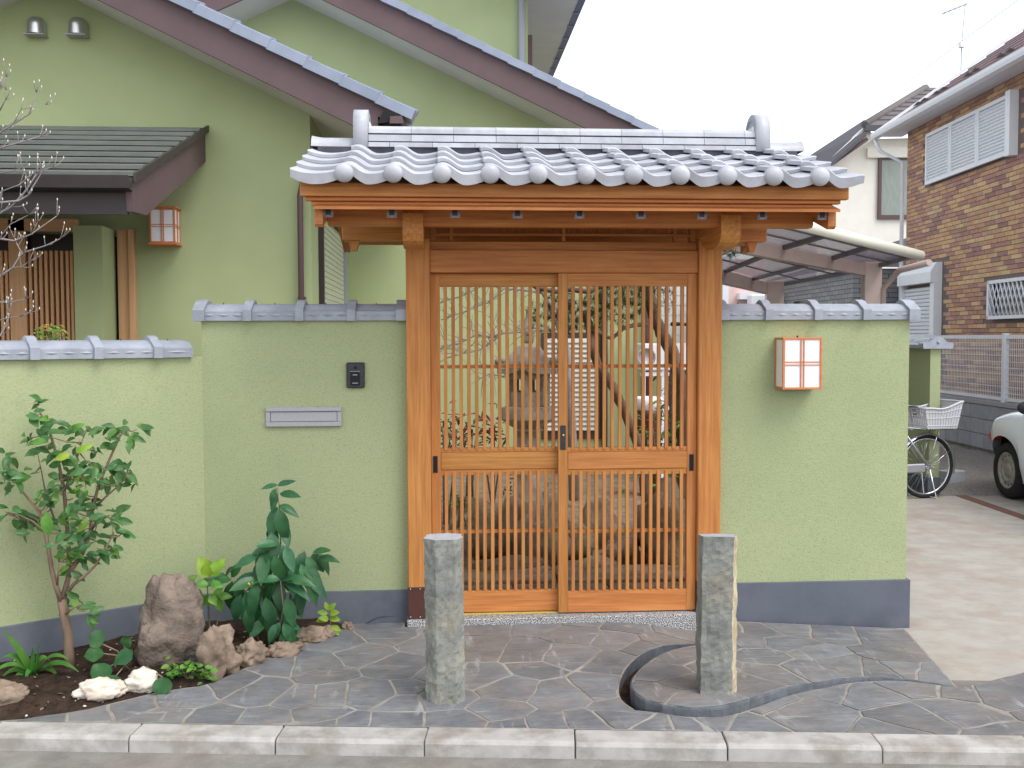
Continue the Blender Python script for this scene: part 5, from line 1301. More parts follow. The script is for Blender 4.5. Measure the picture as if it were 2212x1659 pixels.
for (u, v, dx, dz, s_) in L_:
    for q in range(2):
        if q and (v < 1160 or rn.random() < .3): continue
        jt_ = 4 if q == 0 else 16
        p = apx(u+rn.uniform(-jt_, jt_), v+rn.uniform(-jt_, jt_), rn.uniform(-.10, .04)); p.y = min(p.y, -.05)
        leaf(AU, rn.choice(al), p, (dx+rn.uniform(-.15, .15), rn.uniform(-.75, -.05), dz+rn.uniform(-.1, .1)), (rn.uniform(-.3, .3), -.7, .8), s_*rn.uniform(1.15, 1.4))
fl = apx(541, 1263, -.12)
for k in range(7): MB().lathe([(0, -.006), (.006, 0), (0, .007)], 7, T(*jit(fl, .009, rn))).build('blossom', 'orange', AU)
# ---- yellow green plant
rn = random.Random(19); yb_ = onZ(450, 1405, .05)
YP = thing('yellow_green_plant', 'yellow green plant with ribbed leaves behind the large boulder', 'plant', yb_)
def yp(u, v, dy=0): return onY(u, v, yb_.y+dy)
for p in ([(455, 1400), (452, 1340), (448, 1270), (452, 1240)], [(450, 1400), (432, 1350), (418, 1290), (402, 1262)], [(458, 1400), (470, 1340), (470, 1290)], [(450, 1395), (425, 1360), (418, 1330)]): MB().tube([yp(*q) for q in p], [.0045, .004, .003, .002][:len(p)], 5).build('stem', 'bark', YP)
yl = [leaf_mesh('leaf', .10, .075, 'leaf_yellow', .3, .3, .7, 2.5), leaf_mesh('leaf', .075, .05, 'leaf_fresh', .3, .4, .8, 1.5)]
for (u, v, dx, dz, s_, k) in [(455,1245,-.45,.9,1.0,0),(458,1245,.5,.9,1.0,0),(452,1246,-.1,.6,.8,0),(450,1262,-.7,.2,.8,1),(455,1262,.8,.1,.8,1),(402,1262,-.8,.4,.9,1),(404,1262,.5,.6,.8,1),(402,1266,-.3,-.7,.8,1),(412,1275,.8,-.3,.8,1),(470,1290,.9,.2,.9,1),(470,1292,-.7,-.2,.9,1),(470,1290,.2,-.9,.9,1),(466,1290,.4,.7,.7,1),(418,1330,-.8,.0,.8,1),(418,1328,.5,.4,.7,1),(420,1332,-.2,-.8,.7,1),(432,1300,-.9,.1,.8,1),(436,1300,.7,.3,.8,1),(448,1285,-.5,-.6,.8,1),(452,1285,.6,-.6,.8,1)]:
    leaf(YP, yl[k], yp(u, v, rn.uniform(-.10, -.0)), (dx, rn.uniform(-.6, -.1), dz), (rn.uniform(-.3, .3), -.8, .6), s_*rn.uniform(1.0, 1.25))
# ---- small plant with pale yellow rounded leaves
rn = random.Random(23); sb_ = onZ(712, 1372, .045)
SP = thing('small_yellow_plant', 'small plant with pale yellow rounded leaves at the paving edge', 'plant', sb_)
def sp_(u, v, dy=0): return onY(u, v, sb_.y+dy)
MB().tube([sp_(712, 1374), sp_(714, 1345), sp_(708, 1318)], [.004, .003, .002], 5).build('stem', 'bark', SP)
sl_ = leaf_mesh('leaf', .062, .034, 'leaf_yellow', .2, .25, .7)
for (u, v, dx, dz, s_) in [(710,1318,-.3,.9,.8),(710,1318,.6,.7,.9),(708,1325,-.9,.3,.9),(712,1325,.9,.35,1),(708,1335,-1,-.1,1),(712,1335,1,.0,1),(710,1338,-.5,.3,1),(714,1350,-.7,-.6,1.1),(716,1350,.7,-.7,1.1),(715,1352,.1,-1,1.05),(718,1352,.9,-.3,.9)]:
    leaf(SP, sl_, sp_(u, v, -.02), (dx, rn.uniform(-.8, -.3), dz), (0, -.9, .5), s_)
# ---- strap leaved lily
rn = random.Random(29); lb_ = onZ(72, 1462, .035)
LP_ = thing('strap_leaf_plant', 'plant with long arching strap leaves at the lower left', 'plant', lb_)
ends = [(8,1362),(70,1400),(52,1480),(20,1500),(96,1490),(170,1452),(148,1425),(110,1430),(0,1425),(-20,1460),(85,1385),(-10,1480),(130,1470)]
for i, (u, v) in enumerate(ends):
    e = onY(u, v, lb_.y + rn.uniform(-.16, .05)); s0__ = lb_+Vector((rn.uniform(-.02, .02), rn.uniform(-.02, .02), 0))
    mid = s0__.lerp(e, .5)+Vector((0, 0, .10 if v > 1410 else .03)); m = MB(); rows = []
    for k in range(9):
        t_ = k/8; p = s0__*(1-t_)**2 + mid*2*t_*(1-t_) + e*t_**2; w = .019*(1-t_**2.2)+.0015
        sd3 = (e-s0__).cross(Vector((0, -.5, 1))); sd3.normalize()
        rows.append([p-sd3*w+Vector((0, 0, w*.4)), p, p+sd3*w+Vector((0, 0, w*.4))])
    m.grid(rows, 0, True); m.build('leaf', 'leaf_lily', LP_)
# ---- leopard plant with round leaves
rn = random.Random(31); rb_ = onZ(285, 1447, .04)
RP = thing('round_leaf_plant', 'plant with large round green leaves left of the boulder', 'plant', rb_)
rl = leaf_mesh('leaf', .115, .125, 'leaf_round', .12, .15, 1, 1.0, 8, True)
for (u, v, dy, dx, dz, s_, uy, uz) in [(222,1392,-.03,-.5,.7,.7,-.6,.7),(268,1396,-.05,.4,.6,.5,-.9,.4),(225,1412,-.08,-.9,.1,.75,-.5,.9),(240,1438,-.12,-.4,-.2,.85,-.6,.8),(250,1420,-.10,.7,.1,.8,-.6,.8),(252,1458,-.22,-.35,-.9,.75,-1,.3),(350,1462,-.26,.1,-.9,.7,-1,.35)]:
    p = onY(u, v, rb_.y+dy); leaf(RP, rl, p, (dx, -.35, dz), (0, uy, uz), s_)
    MB().tube([rb_+Vector((0, 0, -.01)), rb_.lerp(p, .5)+Vector((0, 0, .03)), p], [.004, .0035, .003], 5).build('stem', 'bark', RP)
# ---- low leafy ground plant
rn = random.Random(37); gb_ = onZ(405, 1468, .03)
GP = thing('low_leafy_plant', 'low bright leafy ground plant at the foot of the boulder', 'plant', gb_)
gl_ = leaf_mesh('leaf', .036, .026, 'leaf_fresh', .25, .2, .7); gl2 = leaf_mesh('leaf', .034, .024, 'leaf_camellia', .25, .3, .7)
for k in range(85):
    u, v = rn.uniform(366, 456), rn.gauss(1450, 9); p = onY(u, v, gb_.y+rn.uniform(-.05, .05)); a = rn.uniform(0, 2*PI)
    leaf(GP, gl_ if rn.random() < .65 else gl2, p, (math.cos(a), math.sin(a), rn.uniform(-.2, .5)), (rn.uniform(-.4, .4), -.7, 1), rn.uniform(.7, 1.2))
for k in range(6): 
    p = onY(370+k*15, 1448, gb_.y); MB().tube([gb_, gb_.lerp(p, .6)+Vector((0, 0, .02)), p], .002, 4).build('stem', 'bark', GP)
# ---- bare tree at the far left, behind the low wall
rn = random.Random(41); tb = onY(-120, 730, .35); BT = thing('bare_tree', 'leafless grey tree with pale buds at the left edge before the porch', 'tree', (tb.x, tb.y, 0))
def tp_(u, v, dy=0): return onY(u, v, .35+dy)
tr_ = [(-120, 1150), (-118, 900), (-122, 700), (-128, 520), (-118, 380), (-125, 240)]
P = [tp_(*q) for q in tr_]; P[0].z = 0
MB().tube(P, [.04, .036, .03, .024, .017, .01], 8).build('trunk', 'barkgrey', BT)
tw = [[(-118,380),(-60,330),(0,286),(62,246),(77,199)],[(0,286),(30,262),(46,238),(100,224)],[(-125,330),(-50,330),(0,321),(42,309),(85,296)],[(-128,480),(-60,455),(0,436),(39,433),(62,421),(93,367),(118,359)],[(39,433),(60,400),(80,375)],[(-128,500),(-40,470),(0,459),(23,448),(58,409),(77,378)],[(0,415),(40,400),(60,385)],[(-128,540),(-60,530),(0,517),(31,521),(69,506),(123,467)],[(0,514),(23,483),(62,463)],[(69,506),(78,490),(82,480)],[(-122,640),(-50,615),(0,595),(27,579),(50,548),(100,529),(131,514)],[(27,579),(45,575),(60,565)],[(-122,690),(-50,665),(0,654),(23,652),(54,645)],[(-120,740),(-40,735),(0,725),(15,700),(20,675)],[(0,690),(40,682),(65,672)],[(50,548),(40,530),(36,520)],[(-125,260),(-60,230),(0,190),(14,165)],[(0,240),(12,215),(14,195)],[(0,375),(30,368),(45,362)]]
for b in tw:
    n = len(b); P = [tp_(u+rn.uniform(-2, 2), v+rn.uniform(-2, 2), rn.uniform(-.03, .03)) for u, v in b]; r0 = .009 if b[0][0] < -50 else .0042
    MB().tube(P, [r0*(1-.72*i/(n-1)) for i in range(n)], 6).build('branch', 'barkgrey', BT)
    for i in range(1, n):
        for q in range(2 if i < n-1 else 3):
            a = P[i]; d = (P[i]-P[i-1]).normalized(); e = a + (d*.5 + Vector((rn.uniform(-.6, .6), rn.uniform(-.5, .5), rn.uniform(0, .9)))).normalized()*rn.uniform(.03, .09)
            MB().tube([a, a.lerp(e, .5)+Vector((0, 0, -.006)), e], [.0024, .002, .0014], 5).build('twig', 'barkgrey', BT)
            MB().lathe([(0, -.003), (.0036, .002), (.0028, .008), (0, .014)], 6, T(*e)).build('bud', 'bud', BT)
# ---- pieris behind the low wall
pb_ = onY(98, 760, .15); PS = thing('pieris_shrub', 'shrub with orange tipped leaves peeping over the low wall', 'shrub', (pb_.x, pb_.y+.1, 0))
pm = [leaf_mesh('leaf', .055, .013, 'leaf_fresh', .2, .5, .8), leaf_mesh('leaf', .045, .012, 'leaf_pieris', .2, .5, .8), leaf_mesh('leaf', .03, .010, 'orange', .2, .3, .8)]
for k in range(110):
    u = rn.uniform(52, 142); top = 700+18*((u-112)/45)**2; v = rn.uniform(top, top+40); p = onY(u, v, .15+rn.uniform(-.03, .2)); a = rn.uniform(0, 2*PI)
    leaf(PS, rn.choices(pm, (4, 3, 2 if v < top+14 else 0))[0], p, (math.cos(a), math.sin(a), rn.uniform(-.6, .7)), (0, -.6, 1), rn.uniform(.8, 1.2))
for k in range(4):
    q = onY(70+k*20, 722, .22); MB().tube([(pb_.x, .3, 0), (q.x, .28, 1.1), (q.x, q.y, q.z)], [.012, .008, .004], 6).build('branch', 'bark', PS)

# ---- crumbs, dead leaves and pebbles on the soil
rn = random.Random(91); lt_ = MB(); k = 0
while k < 260:
    u, v = rn.uniform(0, 640), rn.uniform(1380, 1545); p = onZ(u, v, .03); d_ = sdist(p.x, p.y)
    if p.y > wall_y(p.x)-.04 or d_ < .02 or p.y < -1.2: continue
    inside = any(False for _ in ()) ; ins = 0
    for i in range(len(reg)):
        a, b = reg[i], reg[(i+1) % len(reg)]
        if (a[1] > p.y) != (b[1] > p.y) and p.x < (b[0]-a[0])*(p.y-a[1])/(b[1]-a[1])+a[0]: ins ^= 1
    k += 1
    if not ins: continue
    z = soilz(p.x, p.y); r = rn.uniform(.003, .009); v_, f_ = ICO[2]; e = (rn.uniform(.6, 1.4), rn.uniform(.6, 1.4), rn.uniform(.3, .8)); mi = rn.choices((0, 1, 2), (6, 3, 2))[0]
    if rn.random() < .35: 
        a = rn.uniform(0, 6.28); L_l = rn.uniform(.012, .03); c_, s2 = math.cos(a), math.sin(a); q = Vector((p.x, p.y, z+.004))
        lt_.add([q, q+Vector((c_*L_l*.5-s2*L_l*.25, s2*L_l*.5+c_*L_l*.25, .004)), q+Vector((c_*L_l, s2*L_l, .006)), q+Vector((c_*L_l*.5+s2*L_l*.25, s2*L_l*.5-c_*L_l*.25, .002))], [(0, 1, 2, 3)], 1)
    else: lt_.add([Vector((p.x+q.x*r*e[0], p.y+q.y*r*e[1], z+q.z*r*e[2])) for q in v_], f_, mi, True)
tag(lt_.build('bed_litter', ['soil', 'rocktan', 'rockwhite']), 'crumbs, dead leaves and pebbles scattered on the dark bed soil', 'litter', None, 'stuff')
# ================================================================== GARDEN BEHIND THE GATE
YL = 2.1
lx = onY(1141, 850, YL).x
def lz(v): return onY(1141, v, YL).z
def lw(px): return px*.5*(YL+5.4)/2150*1.01
SLN = thing('stone_lantern', 'weathered stone garden lantern seen through the left lattice door', 'stone lantern', (lx, YL, .1))
LT = T(lx, YL, 0) @ RZ(.25)
MB().lathe([(lw(20), lz(742)), (lw(26), lz(735)), (lw(30), lz(715)), (lw(22), lz(698)), (lw(10), lz(685)), (lw(9), lz(672)), (lw(13), lz(668)), (0, lz(667))], 12, LT).build('finial', 'lanternstone', SLN)
# six sided roof with turned up corners
rf = MB(); rows = []
for (px, v, up) in ((30, 745, 0), (56, 750, 0), (84, 768, 0), (112, 788, -4), (140, 795, -12), (140, 806, -12), (90, 806, 0)):
    r = []
    for k in range(24):
        a = 2*PI*k/24; c6 = math.cos(((a+PI/6) % (PI/3))-PI/6); hexr = math.cos(PI/6)/max(.2, math.cos(((a) % (PI/3))-PI/6)); cor = max(0, math.cos(3*a))**4
        R_ = lw(px)*(.55+.45*hexr); r.append(LT @ Vector((R_*math.cos(a), R_*math.sin(a), lz(v+up*cor))))
    rows.append(r+[r[0]])
rf.grid(rows, 0, False, flip=True); rf.build('roof', 'lanternstone', SLN)
for k in range(6):
    a = PI/3*k; c = LT @ Vector((lw(136)*math.cos(a), lw(136)*math.sin(a), lz(781))); v_, f_ = ICO[2]
    MB().add([c+Vector((p.x*.028, p.y*.028, p.z*.03)) for p in v_], f_, 0, True).build('corner_scroll', 'lanternstone', SLN)
R6 = lw(88)
for k in range(6):
    a0_, a1_ = PI/3*k, PI/3*(k+1); am = (a0_+a1_)/2
    q = MB().cbox(-.03, .03, -.025, .025, lz(876), lz(802), .004, 0, LT @ RZ(a0_) @ T(R6*.90, 0, 0)); q.build('chamber_pillar', 'lanternstone', SLN)
    ap_ = R6*.80; hwd = R6*.5
    if k in (1, 4): continue
    if k in (0, 3): continue
    MB().box(ap_-.02, ap_+.015, -hwd, hwd, lz(876), lz(802), 0, LT @ RZ(am)).build('chamber_panel', 'lanternstone', SLN)
for k in (0, 1, 3, 4):
    am = PI/3*k+PI/6; ap_ = R6*.80; hwd = R6*.5
    MB().box(ap_-.02, ap_+.015, -hwd, hwd, lz(876), lz(845), 0, LT @ RZ(am)).build('chamber_panel', 'lanternstone', SLN)
    MB().box(ap_-.02, ap_+.015, -hwd, hwd, lz(818), lz(802), 0, LT @ RZ(am)).build('chamber_panel', 'lanternstone', SLN)
MB().lathe([(lw(70), lz(930)), (lw(60), lz(925)), (lw(88), lz(917)), (lw(122), lz(905)), (lw(124), lz(903)), (lw(122), lz(879)), (lw(96), lz(876.5))], 6, LT, 0, False).build('platform', 'lanternstone', SLN)
MB().lathe([(lw(90), .05), (lw(80), .2), (lw(52), lz(1040)), (lw(50), lz(985)), (lw(56), lz(975)), (lw(52), lz(960)), (lw(50), lz(933)), (lw(62), lz(930.5))], 14, LT).build('pedestal', 'lanternstone', SLN)
# garden rocks low behind the doors
rn = random.Random(53); GRP = 'rocks in the garden behind the gate'
rk = [(975,1150,1.3,.20,.16,.20,'low rounded rock behind the left end of the left door'),(1060,1120,1.7,.26,.2,.26,'broad mossy rock behind the lower left lattice'),(1010,1100,2.3,.16,.15,.22,'upright rock below the stone lantern, to its left'),(1150,1130,1.5,.30,.22,.30,'largest rough rock before the stone lantern'),(1235,1140,1.6,.18,.16,.20,'rock beside the meeting stiles, right half'),(1180,1075,2.3,.22,.2,.24,'grey rock right at the foot of the stone lantern'),(1295,1110,1.9,.22,.2,.24,'brown rock behind the middle of the right door'),(1345,1150,1.3,.15,.14,.15,'low dark rock near the right door bottom'),(1440,1150,1.2,.22,.2,.38,'tall rock behind the right end of the right door'),(1100,1175,1.0,.30,.12,.10,'long flat rock behind the left door bottom rail'),(1260,1178,1.0,.26,.12,.09,'flat rock edging the inner path')]
for i, (u, v, Y, sx_, sy_, sz_, lab) in enumerate(rk):
    p = onY(u, v, Y); m = rock_mb((p.x, Y, sz_*.55+.03), (sx_, sy_, sz_), 60+i*2.3, .38, 3, rn.uniform(0, 3))
    tag(m.build('garden_rock', 'rockgarden'), lab, 'rock', GRP)
# path slabs inside the gate
ps = struct(link('inner_path', None, T(.6, .5, .06)))
for (x0, x1, y0, y1) in ((-.25, .42, .19, .62), (.43, 1.0, .19, .62), (1.01, 1.6, .19, .62), (-.2, .7, .64, 1.02), (.71, 1.55, .64, 1.02)):
    m = MB().cbox(x0+.004, x1-.004, y0, y1, -.02, .092+(.02 if y0 > .5 else 0)+rn.uniform(-.004, .004), .008); m.build('slab', 'rockgarden', ps)
# nandina like red plant
def bush(name, label, cat, c, size, n, mats, L, W, stem='bark', seed=1, droop=.4, group=None):
    rn = random.Random(seed); t = thing(name, label, cat, (c[0], c[1], .08), group); ms = [leaf_mesh('leaf', L, W, m, .2, droop, .8) for m in mats]
    for k in range(n):
        v = Vector((rn.gauss(0, .5), rn.gauss(0, .5), rn.gauss(0, .5))); p = Vector(c)+Vector((v.x*size[0], v.y*size[1], v.z*size[2])); a = rn.uniform(0, 2*PI)
        leaf(t, rn.choice(ms), p, (math.cos(a), math.sin(a), rn.uniform(-.7, .5)), (rn.uniform(-.5, .5), -.5, 1), rn.uniform(.7, 1.3))
    for k in range(6):
        a = Vector((c[0]+rn.uniform(-.05, .05), c[1], .05)); b = Vector(c)+Vector((rn.uniform(-1, 1)*size[0]*.6, rn.uniform(-1, 1)*size[1]*.5, rn.uniform(-.2, .6)*size[2]))
        MB().tube([a, a.lerp(b, .5)+Vector((rn.uniform(-.03, .03), 0, .03)), b], [.010, .007, .004], 5).build('stem', stem, t)
    return t
for (u, Y, lab) in ((968, 2.6, 'red leaved shrub nearest the left gate post, behind the lattice'), (1015, 2.7, 'red leaved shrub midway to the stone lantern'), (1060, 2.5, 'small red leaved shrub just left of the stone lantern')):
    p = onY(u, 930, Y); bush('red_shrub', lab, 'shrub', (p.x, Y, p.z), (.13, .12, .17), 70, ['leaf_red', 'leaf_red', 'needle'], .07, .02, seed=int(u), group='red leaved shrubs')
p = onY(1440, 960, 2.0); bush('dark_shrub', 'dark green shrub behind the right end of the lattice', 'shrub', (p.x, 2.0, p.z), (.24, .2, .42), 260, ['needle', 'leaf_camellia', 'leaf_fresh'], .075, .02, seed=77)
p = onY(1120, 1040, 2.6); bush('moss_shrub', 'low green shrub among the garden rocks left of centre', 'shrub', (p.x, 2.3, p.z), (.16, .12, .13), 90, ['leaf_fresh', 'needle'], .05, .016, seed=79)
p = onY(985, 1085, 1.5); bush('small_fern', 'small green tuft between rocks at the lower left lattice', 'shrub', (p.x+.03, 1.5, p.z), (.08, .06, .08), 45, ['leaf_fresh'], .05, .014, seed=80)
# air conditioner and pot on the right
p0, p1 = onY(1386, 742, 4.9), onY(1424, 800, 4.9)
AC = thing('air_conditioner', 'white air conditioner unit on a rack behind the right lattice door', 'air conditioner', (p0.x, 4.9, p1.z))
MB().cbox(p0.x, p0.x+.55, 4.9, 5.2, p1.z, p0.z, .01).build('casing', 'white_paint', AC)
MB().lathe([(.10, 0), (.10, .006), (.085, .006), (.085, .002), (0, .002)], 20, T(p0.x+.05, 4.899, (p0.z+p1.z)/2) @ RX(PI/2)).build('fan_grille', 'aluminium', AC)
for x in (p0.x+.02, p0.x+.22):
    MB().box(x, x+.03, 4.93, 4.96, .1, p1.z-.001).build('rack_leg', 'white_paint', AC)
for z in (p1.z-.06, p1.z-.42): MB().box(p0.x, p0.x+.3, 4.925, 4.965, z, z+.04).build('rack_rail', 'white_paint', AC)
p0 = onY(1402, 857, 3.6); pt = thing('plant_pot', 'white rimmed brown pot behind the right lattice door', 'pot', (p0.x, 3.6, .1))
MB().lathe([(.08, .10), (.12, p0.z-.16), (.125, p0.z-.12)], 18, T(p0.x, 3.6, 0)).build('body', 'shoe', pt)
MB().lathe([(.125, p0.z-.119), (.13, p0.z-.02), (.115, p0.z), (.10, p0.z-.03)], 18, T(p0.x, 3.6, 0)).build('rim', 'white_paint', pt)
# ---- garden pine
rn = random.Random(59); YP_ = 1.7
PT = thing('pine_tree', 'old garden pine with leaning trunk and dark needles behind the right door', 'tree', onY(1400, 1060, YP_))
def q3(u, v, dy=0): return onY(u, v, YP_+dy)
paths = [([(1402, 1120, 0), (1392, 1000, 0), (1378, 960, 0), (1352, 895, .02), (1325, 835, .02), (1292, 790, .0), (1278, 745, .02), (1274, 705, .05), (1262, 670, .05)], .042, .028),
         ([(1482, 1130, .25), (1478, 960, .25), (1476, 840, .25), (1452, 760, .25), (1430, 720, .22), (1412, 680, .2), (1404, 640, .2), (1398, 560, .2), (1410, 480, .2)], .060, .036),
         ([(1404, 700, .2), (1370, 702, .15), (1345, 710, .1), (1322, 732, .05), (1300, 722, 0), (1280, 715, 0)], .018, .010),
         ([(1395, 590, .2), (1340, 600, .1), (1270, 630, .05), (1230, 625, 0), (1200, 630, 0), (1160, 622, 0), (1130, 600, .0), (1105, 570, 0)], .022, .014),
         ([(1452, 700, .2), (1475, 700, .1), (1510, 705, .05)], .016, .010), ([(1400, 600, .2), (1470, 560, .1), (1560, 550, 0), (1590, 535, 0)], .016, .006)]
for P, r0, r1 in paths:
    pts = [q3(*p) for p in P]; fine = []
    for i in range(len(pts)-1):
        for k in range(4): fine.append(pts[i].lerp(pts[i+1], k/4)+Vector((rn.uniform(-.004, .004), rn.uniform(-.004, .004), 0)))
    fine.append(pts[-1]); n = len(fine)
    MB().tube(fine, [(r0+(r1-r0)*i/(n-1))*rn.uniform(.93, 1.07) for i in range(n)], 9).build('trunk' if r0 > .03 else 'branch', 'barkpine', PT)
nd = MB()
def tuft(c, n, L):
    for k in range(n):
        d = Vector((rn.gauss(0, 1), rn.gauss(0, 1), rn.gauss(.5, .8))).normalized(); w = d.cross(Vector((rn.uniform(-1, 1), rn.uniform(-1, 1), 1))); w.normalize(); w *= .0016
        l = L*rn.uniform(.7, 1.15); e = c+d*l
        nd.add([c-w, c+w, e], [(0, 1, 2)])
for (u, v, ru, rv, n, dy) in ((1185, 690, 45, 38, 55, .0), (1215, 665, 30, 30, 30, .1), (1255, 680, 45, 38, 55, .1), (1305, 680, 45, 35, 55, .05), (1350, 665, 40, 30, 40, .1), (1380, 640, 40, 25, 35, .1), (1425, 650, 30, 30, 25, .2), (1330, 640, 60, 20, 40, .1), (1562, 545, 26, 14, 26, 0), (1460, 560, 60, 30, 30, .1), (1240, 700, 30, 20, 20, 0)):
    for k in range(n):
        tuft(q3(u+rn.uniform(-ru, ru), v+rn.uniform(-rv, rv), dy+rn.uniform(-.15, .15)), 26, .065)
tag(nd.build('needles', 'needle', PT), None, None, None, 'stuff')
# ---- leafless garden tree behind the left door
rn = random.Random(61); YC_ = 3.2
CT = thing('bare_plum_tree', 'leafless tree with fine twigs behind the left lattice door', 'tree', onY(1240, 1050, YC_+.3))
def b3(u, v, dy=0): return onY(u, v, YC_+dy)
main = [[(1240, 1080), (1235, 900), (1225, 760), (1200, 680), (1170, 630), (1150, 560)], [(1225, 760), (1190, 715), (1160, 712), (1120, 716), (1085, 722), (1060, 745), (1030, 755), (1000, 765), (960, 775)], [(1170, 630), (1120, 625), (1085, 625), (1060, 650), (1030, 662), (1000, 672), (955, 690)], [(1085, 722), (1060, 728), (1030, 725), (990, 742), (955, 750)], [(1120, 800), (1090, 812), (1060, 808), (1035, 820)], [(1225, 760), (1160, 800), (1120, 800)], [(1085, 625), (1050, 610), (1000, 640), (955, 650)]]
for b in main:
    P = [b3(u+rn.uniform(-3, 3), v+rn.uniform(-3, 3), rn.uniform(-.05, .05)) for u, v in b]; n = len(P); r0 = .05 if b[0][1] > 1000 else .014
    MB().tube(P, [r0*(1-.75*i/(n-1)) for i in range(n)], 6).build('branch', 'barkgrey', CT)
    if b[0][1] > 1000: continue
    for i in range(1, n):
        for k in range(7):
            a = P[i-1].lerp(P[i], rn.random()); d = Vector((rn.uniform(-.8, .3), rn.uniform(-.4, .4), rn.uniform(-.6, 1))).normalized(); l = rn.uniform(.10, .28)
            m_ = a+d*l*.5+Vector((rn.uniform(-.02, .02), 0, .015)); MB().tube([a, m_, a+d*l], [.0035, .0026, .0014], 4, 0, False).build('twig', 'barkgrey', CT)
# ================================================================== BICYCLE
mat('tyre', (30,30,34), None, rough=.8); mat('chrome', (212,212,216), None, rough=.22, metal=.95); mat('basket', (196,196,200), None, rough=.6); mat('saddle', (46,46,52), None, rough=.5)
mat('bikeframe', (196,198,204), None, rough=.3, metal=.6)
wb0 = onZ(1998, 1076, DRZ); R_w = .325
wc = onY(1991, 1005, wb0.y); 
# heading: front wheel to the left and nearer, axis turned 15 degrees from the picture plane
hd = -(R0*math.cos(.26) + Vector((CF.x, CF.y, 0))*math.sin(.26)); hd.z = 0; hd.normalize(); sd2 = Vector((hd.y, -hd.x, 0))
BK = Matrix(((hd.x, sd2.x, 0, wb0.x), (hd.y, sd2.y, 0, wb0.y), (0, 0, 1, DRZ), (0, 0, 0, 1)))     # local x forward, origin below the rear hub
BI = thing('bicycle', 'silver bicycle with grey rear basket parked behind the right wall', 'bicycle', wb0)
def bt(path, r, nm, mt='chrome', n=8, par=BI): return MB().tube([BK @ Vector(p) for p in path], r, n).build(nm, mt, par)
def wheel(x):
    w = link('wheel', None, BK @ T(x, 0, R_w), BI)
    ring = lambda R, k=40: [(x+R*math.cos(2*PI*i/k), 0, R_w+R*math.sin(2*PI*i/k)) for i in range(k+1)]
    bt(ring(R_w-.017), .018, 'tyre', 'tyre', 8, w); bt(ring(R_w-.042), .011, 'rim', 'chrome', 6, w)
    MB().lathe([(.018, -.05), (.03, -.045), (.03, -.035), (.015, -.03), (.015, .03), (.03, .035), (.03, .045), (.018, .05)], 12, BK @ T(x, 0, R_w) @ RX(PI/2)).build('hub', 'chrome', w)
    for k in range(28):
        a = 2*PI*k/28; s_ = .03 if k % 2 else -.03; bt([(x+.028*math.cos(a+.9*(1 if k % 4 < 2 else -1)), s_, R_w+.028*math.sin(a+.9*(1 if k % 4 < 2 else -1))), (x+(R_w-.05)*math.cos(a), s_*.1, R_w+(R_w-.05)*math.sin(a))], .0013, 'spoke', 'chrome', 4, w)
wheel(0); wheel(1.08)
fd = MB(); rows = []
for k in range(31):
    a = -.25 + (PI+.1)*k/30
    rows.append([BK @ Vector((-(R_w+.02-dz)*math.cos(a), y, R_w+(R_w+.02-dz)*math.sin(a))) for y, dz in ((-.032, .022), (-.022, .006), (0, 0), (.022, .006), (.032, .022))])
fd.grid(rows, 0, True); fd.build('mudguard', 'chrome', BI)
fd = MB(); rows = [[BK @ Vector((1.08-(R_w+.02-dz)*math.cos(.5+2.2*k/20), y, R_w+(R_w+.02-dz)*math.sin(.5+2.2*k/20))) for y, dz in ((-.03, .02), (0, 0), (.03, .02))] for k in range(21)]
fd.grid(rows, 0, True); fd.build('mudguard', 'chrome', BI)
for y in (-.06, .06):
    bt([(0, y, R_w), (.43, y*.5, .30)], .011, 'chain_stay', 'bikeframe'); bt([(0, y, R_w), (.30, y*.4, .72)], .009, 'seat_stay', 'bikeframe')
    bt([(0, y, R_w), (-.285, y*.6, .50)], .003, 'guard_stay')
    bt([(0, y*1.1, R_w-.02), (-.06, y*1.6, .02), (-.05, y*1.6, .012)], .007, 'stand_leg')
    bt([(0, y, R_w+.02), (-.10, y, .70)], .005, 'rack_strut'); bt([(.27, y, .73), (-.30, y, .70)], .006, 'rack_rail')
bt([(-.05, -.10, .012), (-.05, .10, .012)], .007, 'stand_foot')
for x in (.2, .05, -.12, -.30): bt([(x, -.06, .71), (x, .06, .71)], .005, 'rack_bar')
bt([(.43, 0, .30), (.27, 0, .80)], .016, 'seat_tube', 'bikeframe'); bt([(.27, 0, .78), (.24, 0, .90)], .013, 'seat_post')
bt([(.43, 0, .30), (.70, 0, .42), (.90, 0, .78)], .019, 'down_tube', 'bikeframe'); bt([(.38, 0, .46), (.66, 0, .52), (.88, 0, .84)], .014, 'top_tube', 'bikeframe')
bt([(.86, 0, .95), (.93, 0, .70)], .02, 'head_tube', 'bikeframe'); bt([(.93, 0, .70), (1.0, .0, .55), (1.08, .05, R_w)], .013, 'fork')
bt([(.85, 0, .95), (.83, 0, 1.05), (.80, .12, 1.06), (.62, .26, 1.03)], .011, 'handlebar'); bt([(.83, 0, 1.05), (.80, -.12, 1.06), (.62, -.26, 1.03)], .011, 'handlebar')
MB().cbox(.06, .50, -.085, -.06, .275, .365, .012, 0, BK).build('chain_case', 'aluminium', BI)
MB().lathe([(.09, -.01), (.09, .01)], 20, BK @ T(.43, -.06, .30) @ RX(PI/2)).build('chainring', 'chrome', BI)
bt([(.43, -.09, .30), (.43, -.09, .14)], .010, 'crank'); bt([(.43, .09, .30), (.43, .09, .46)], .010, 'crank')
sdl = MB(); rows = []
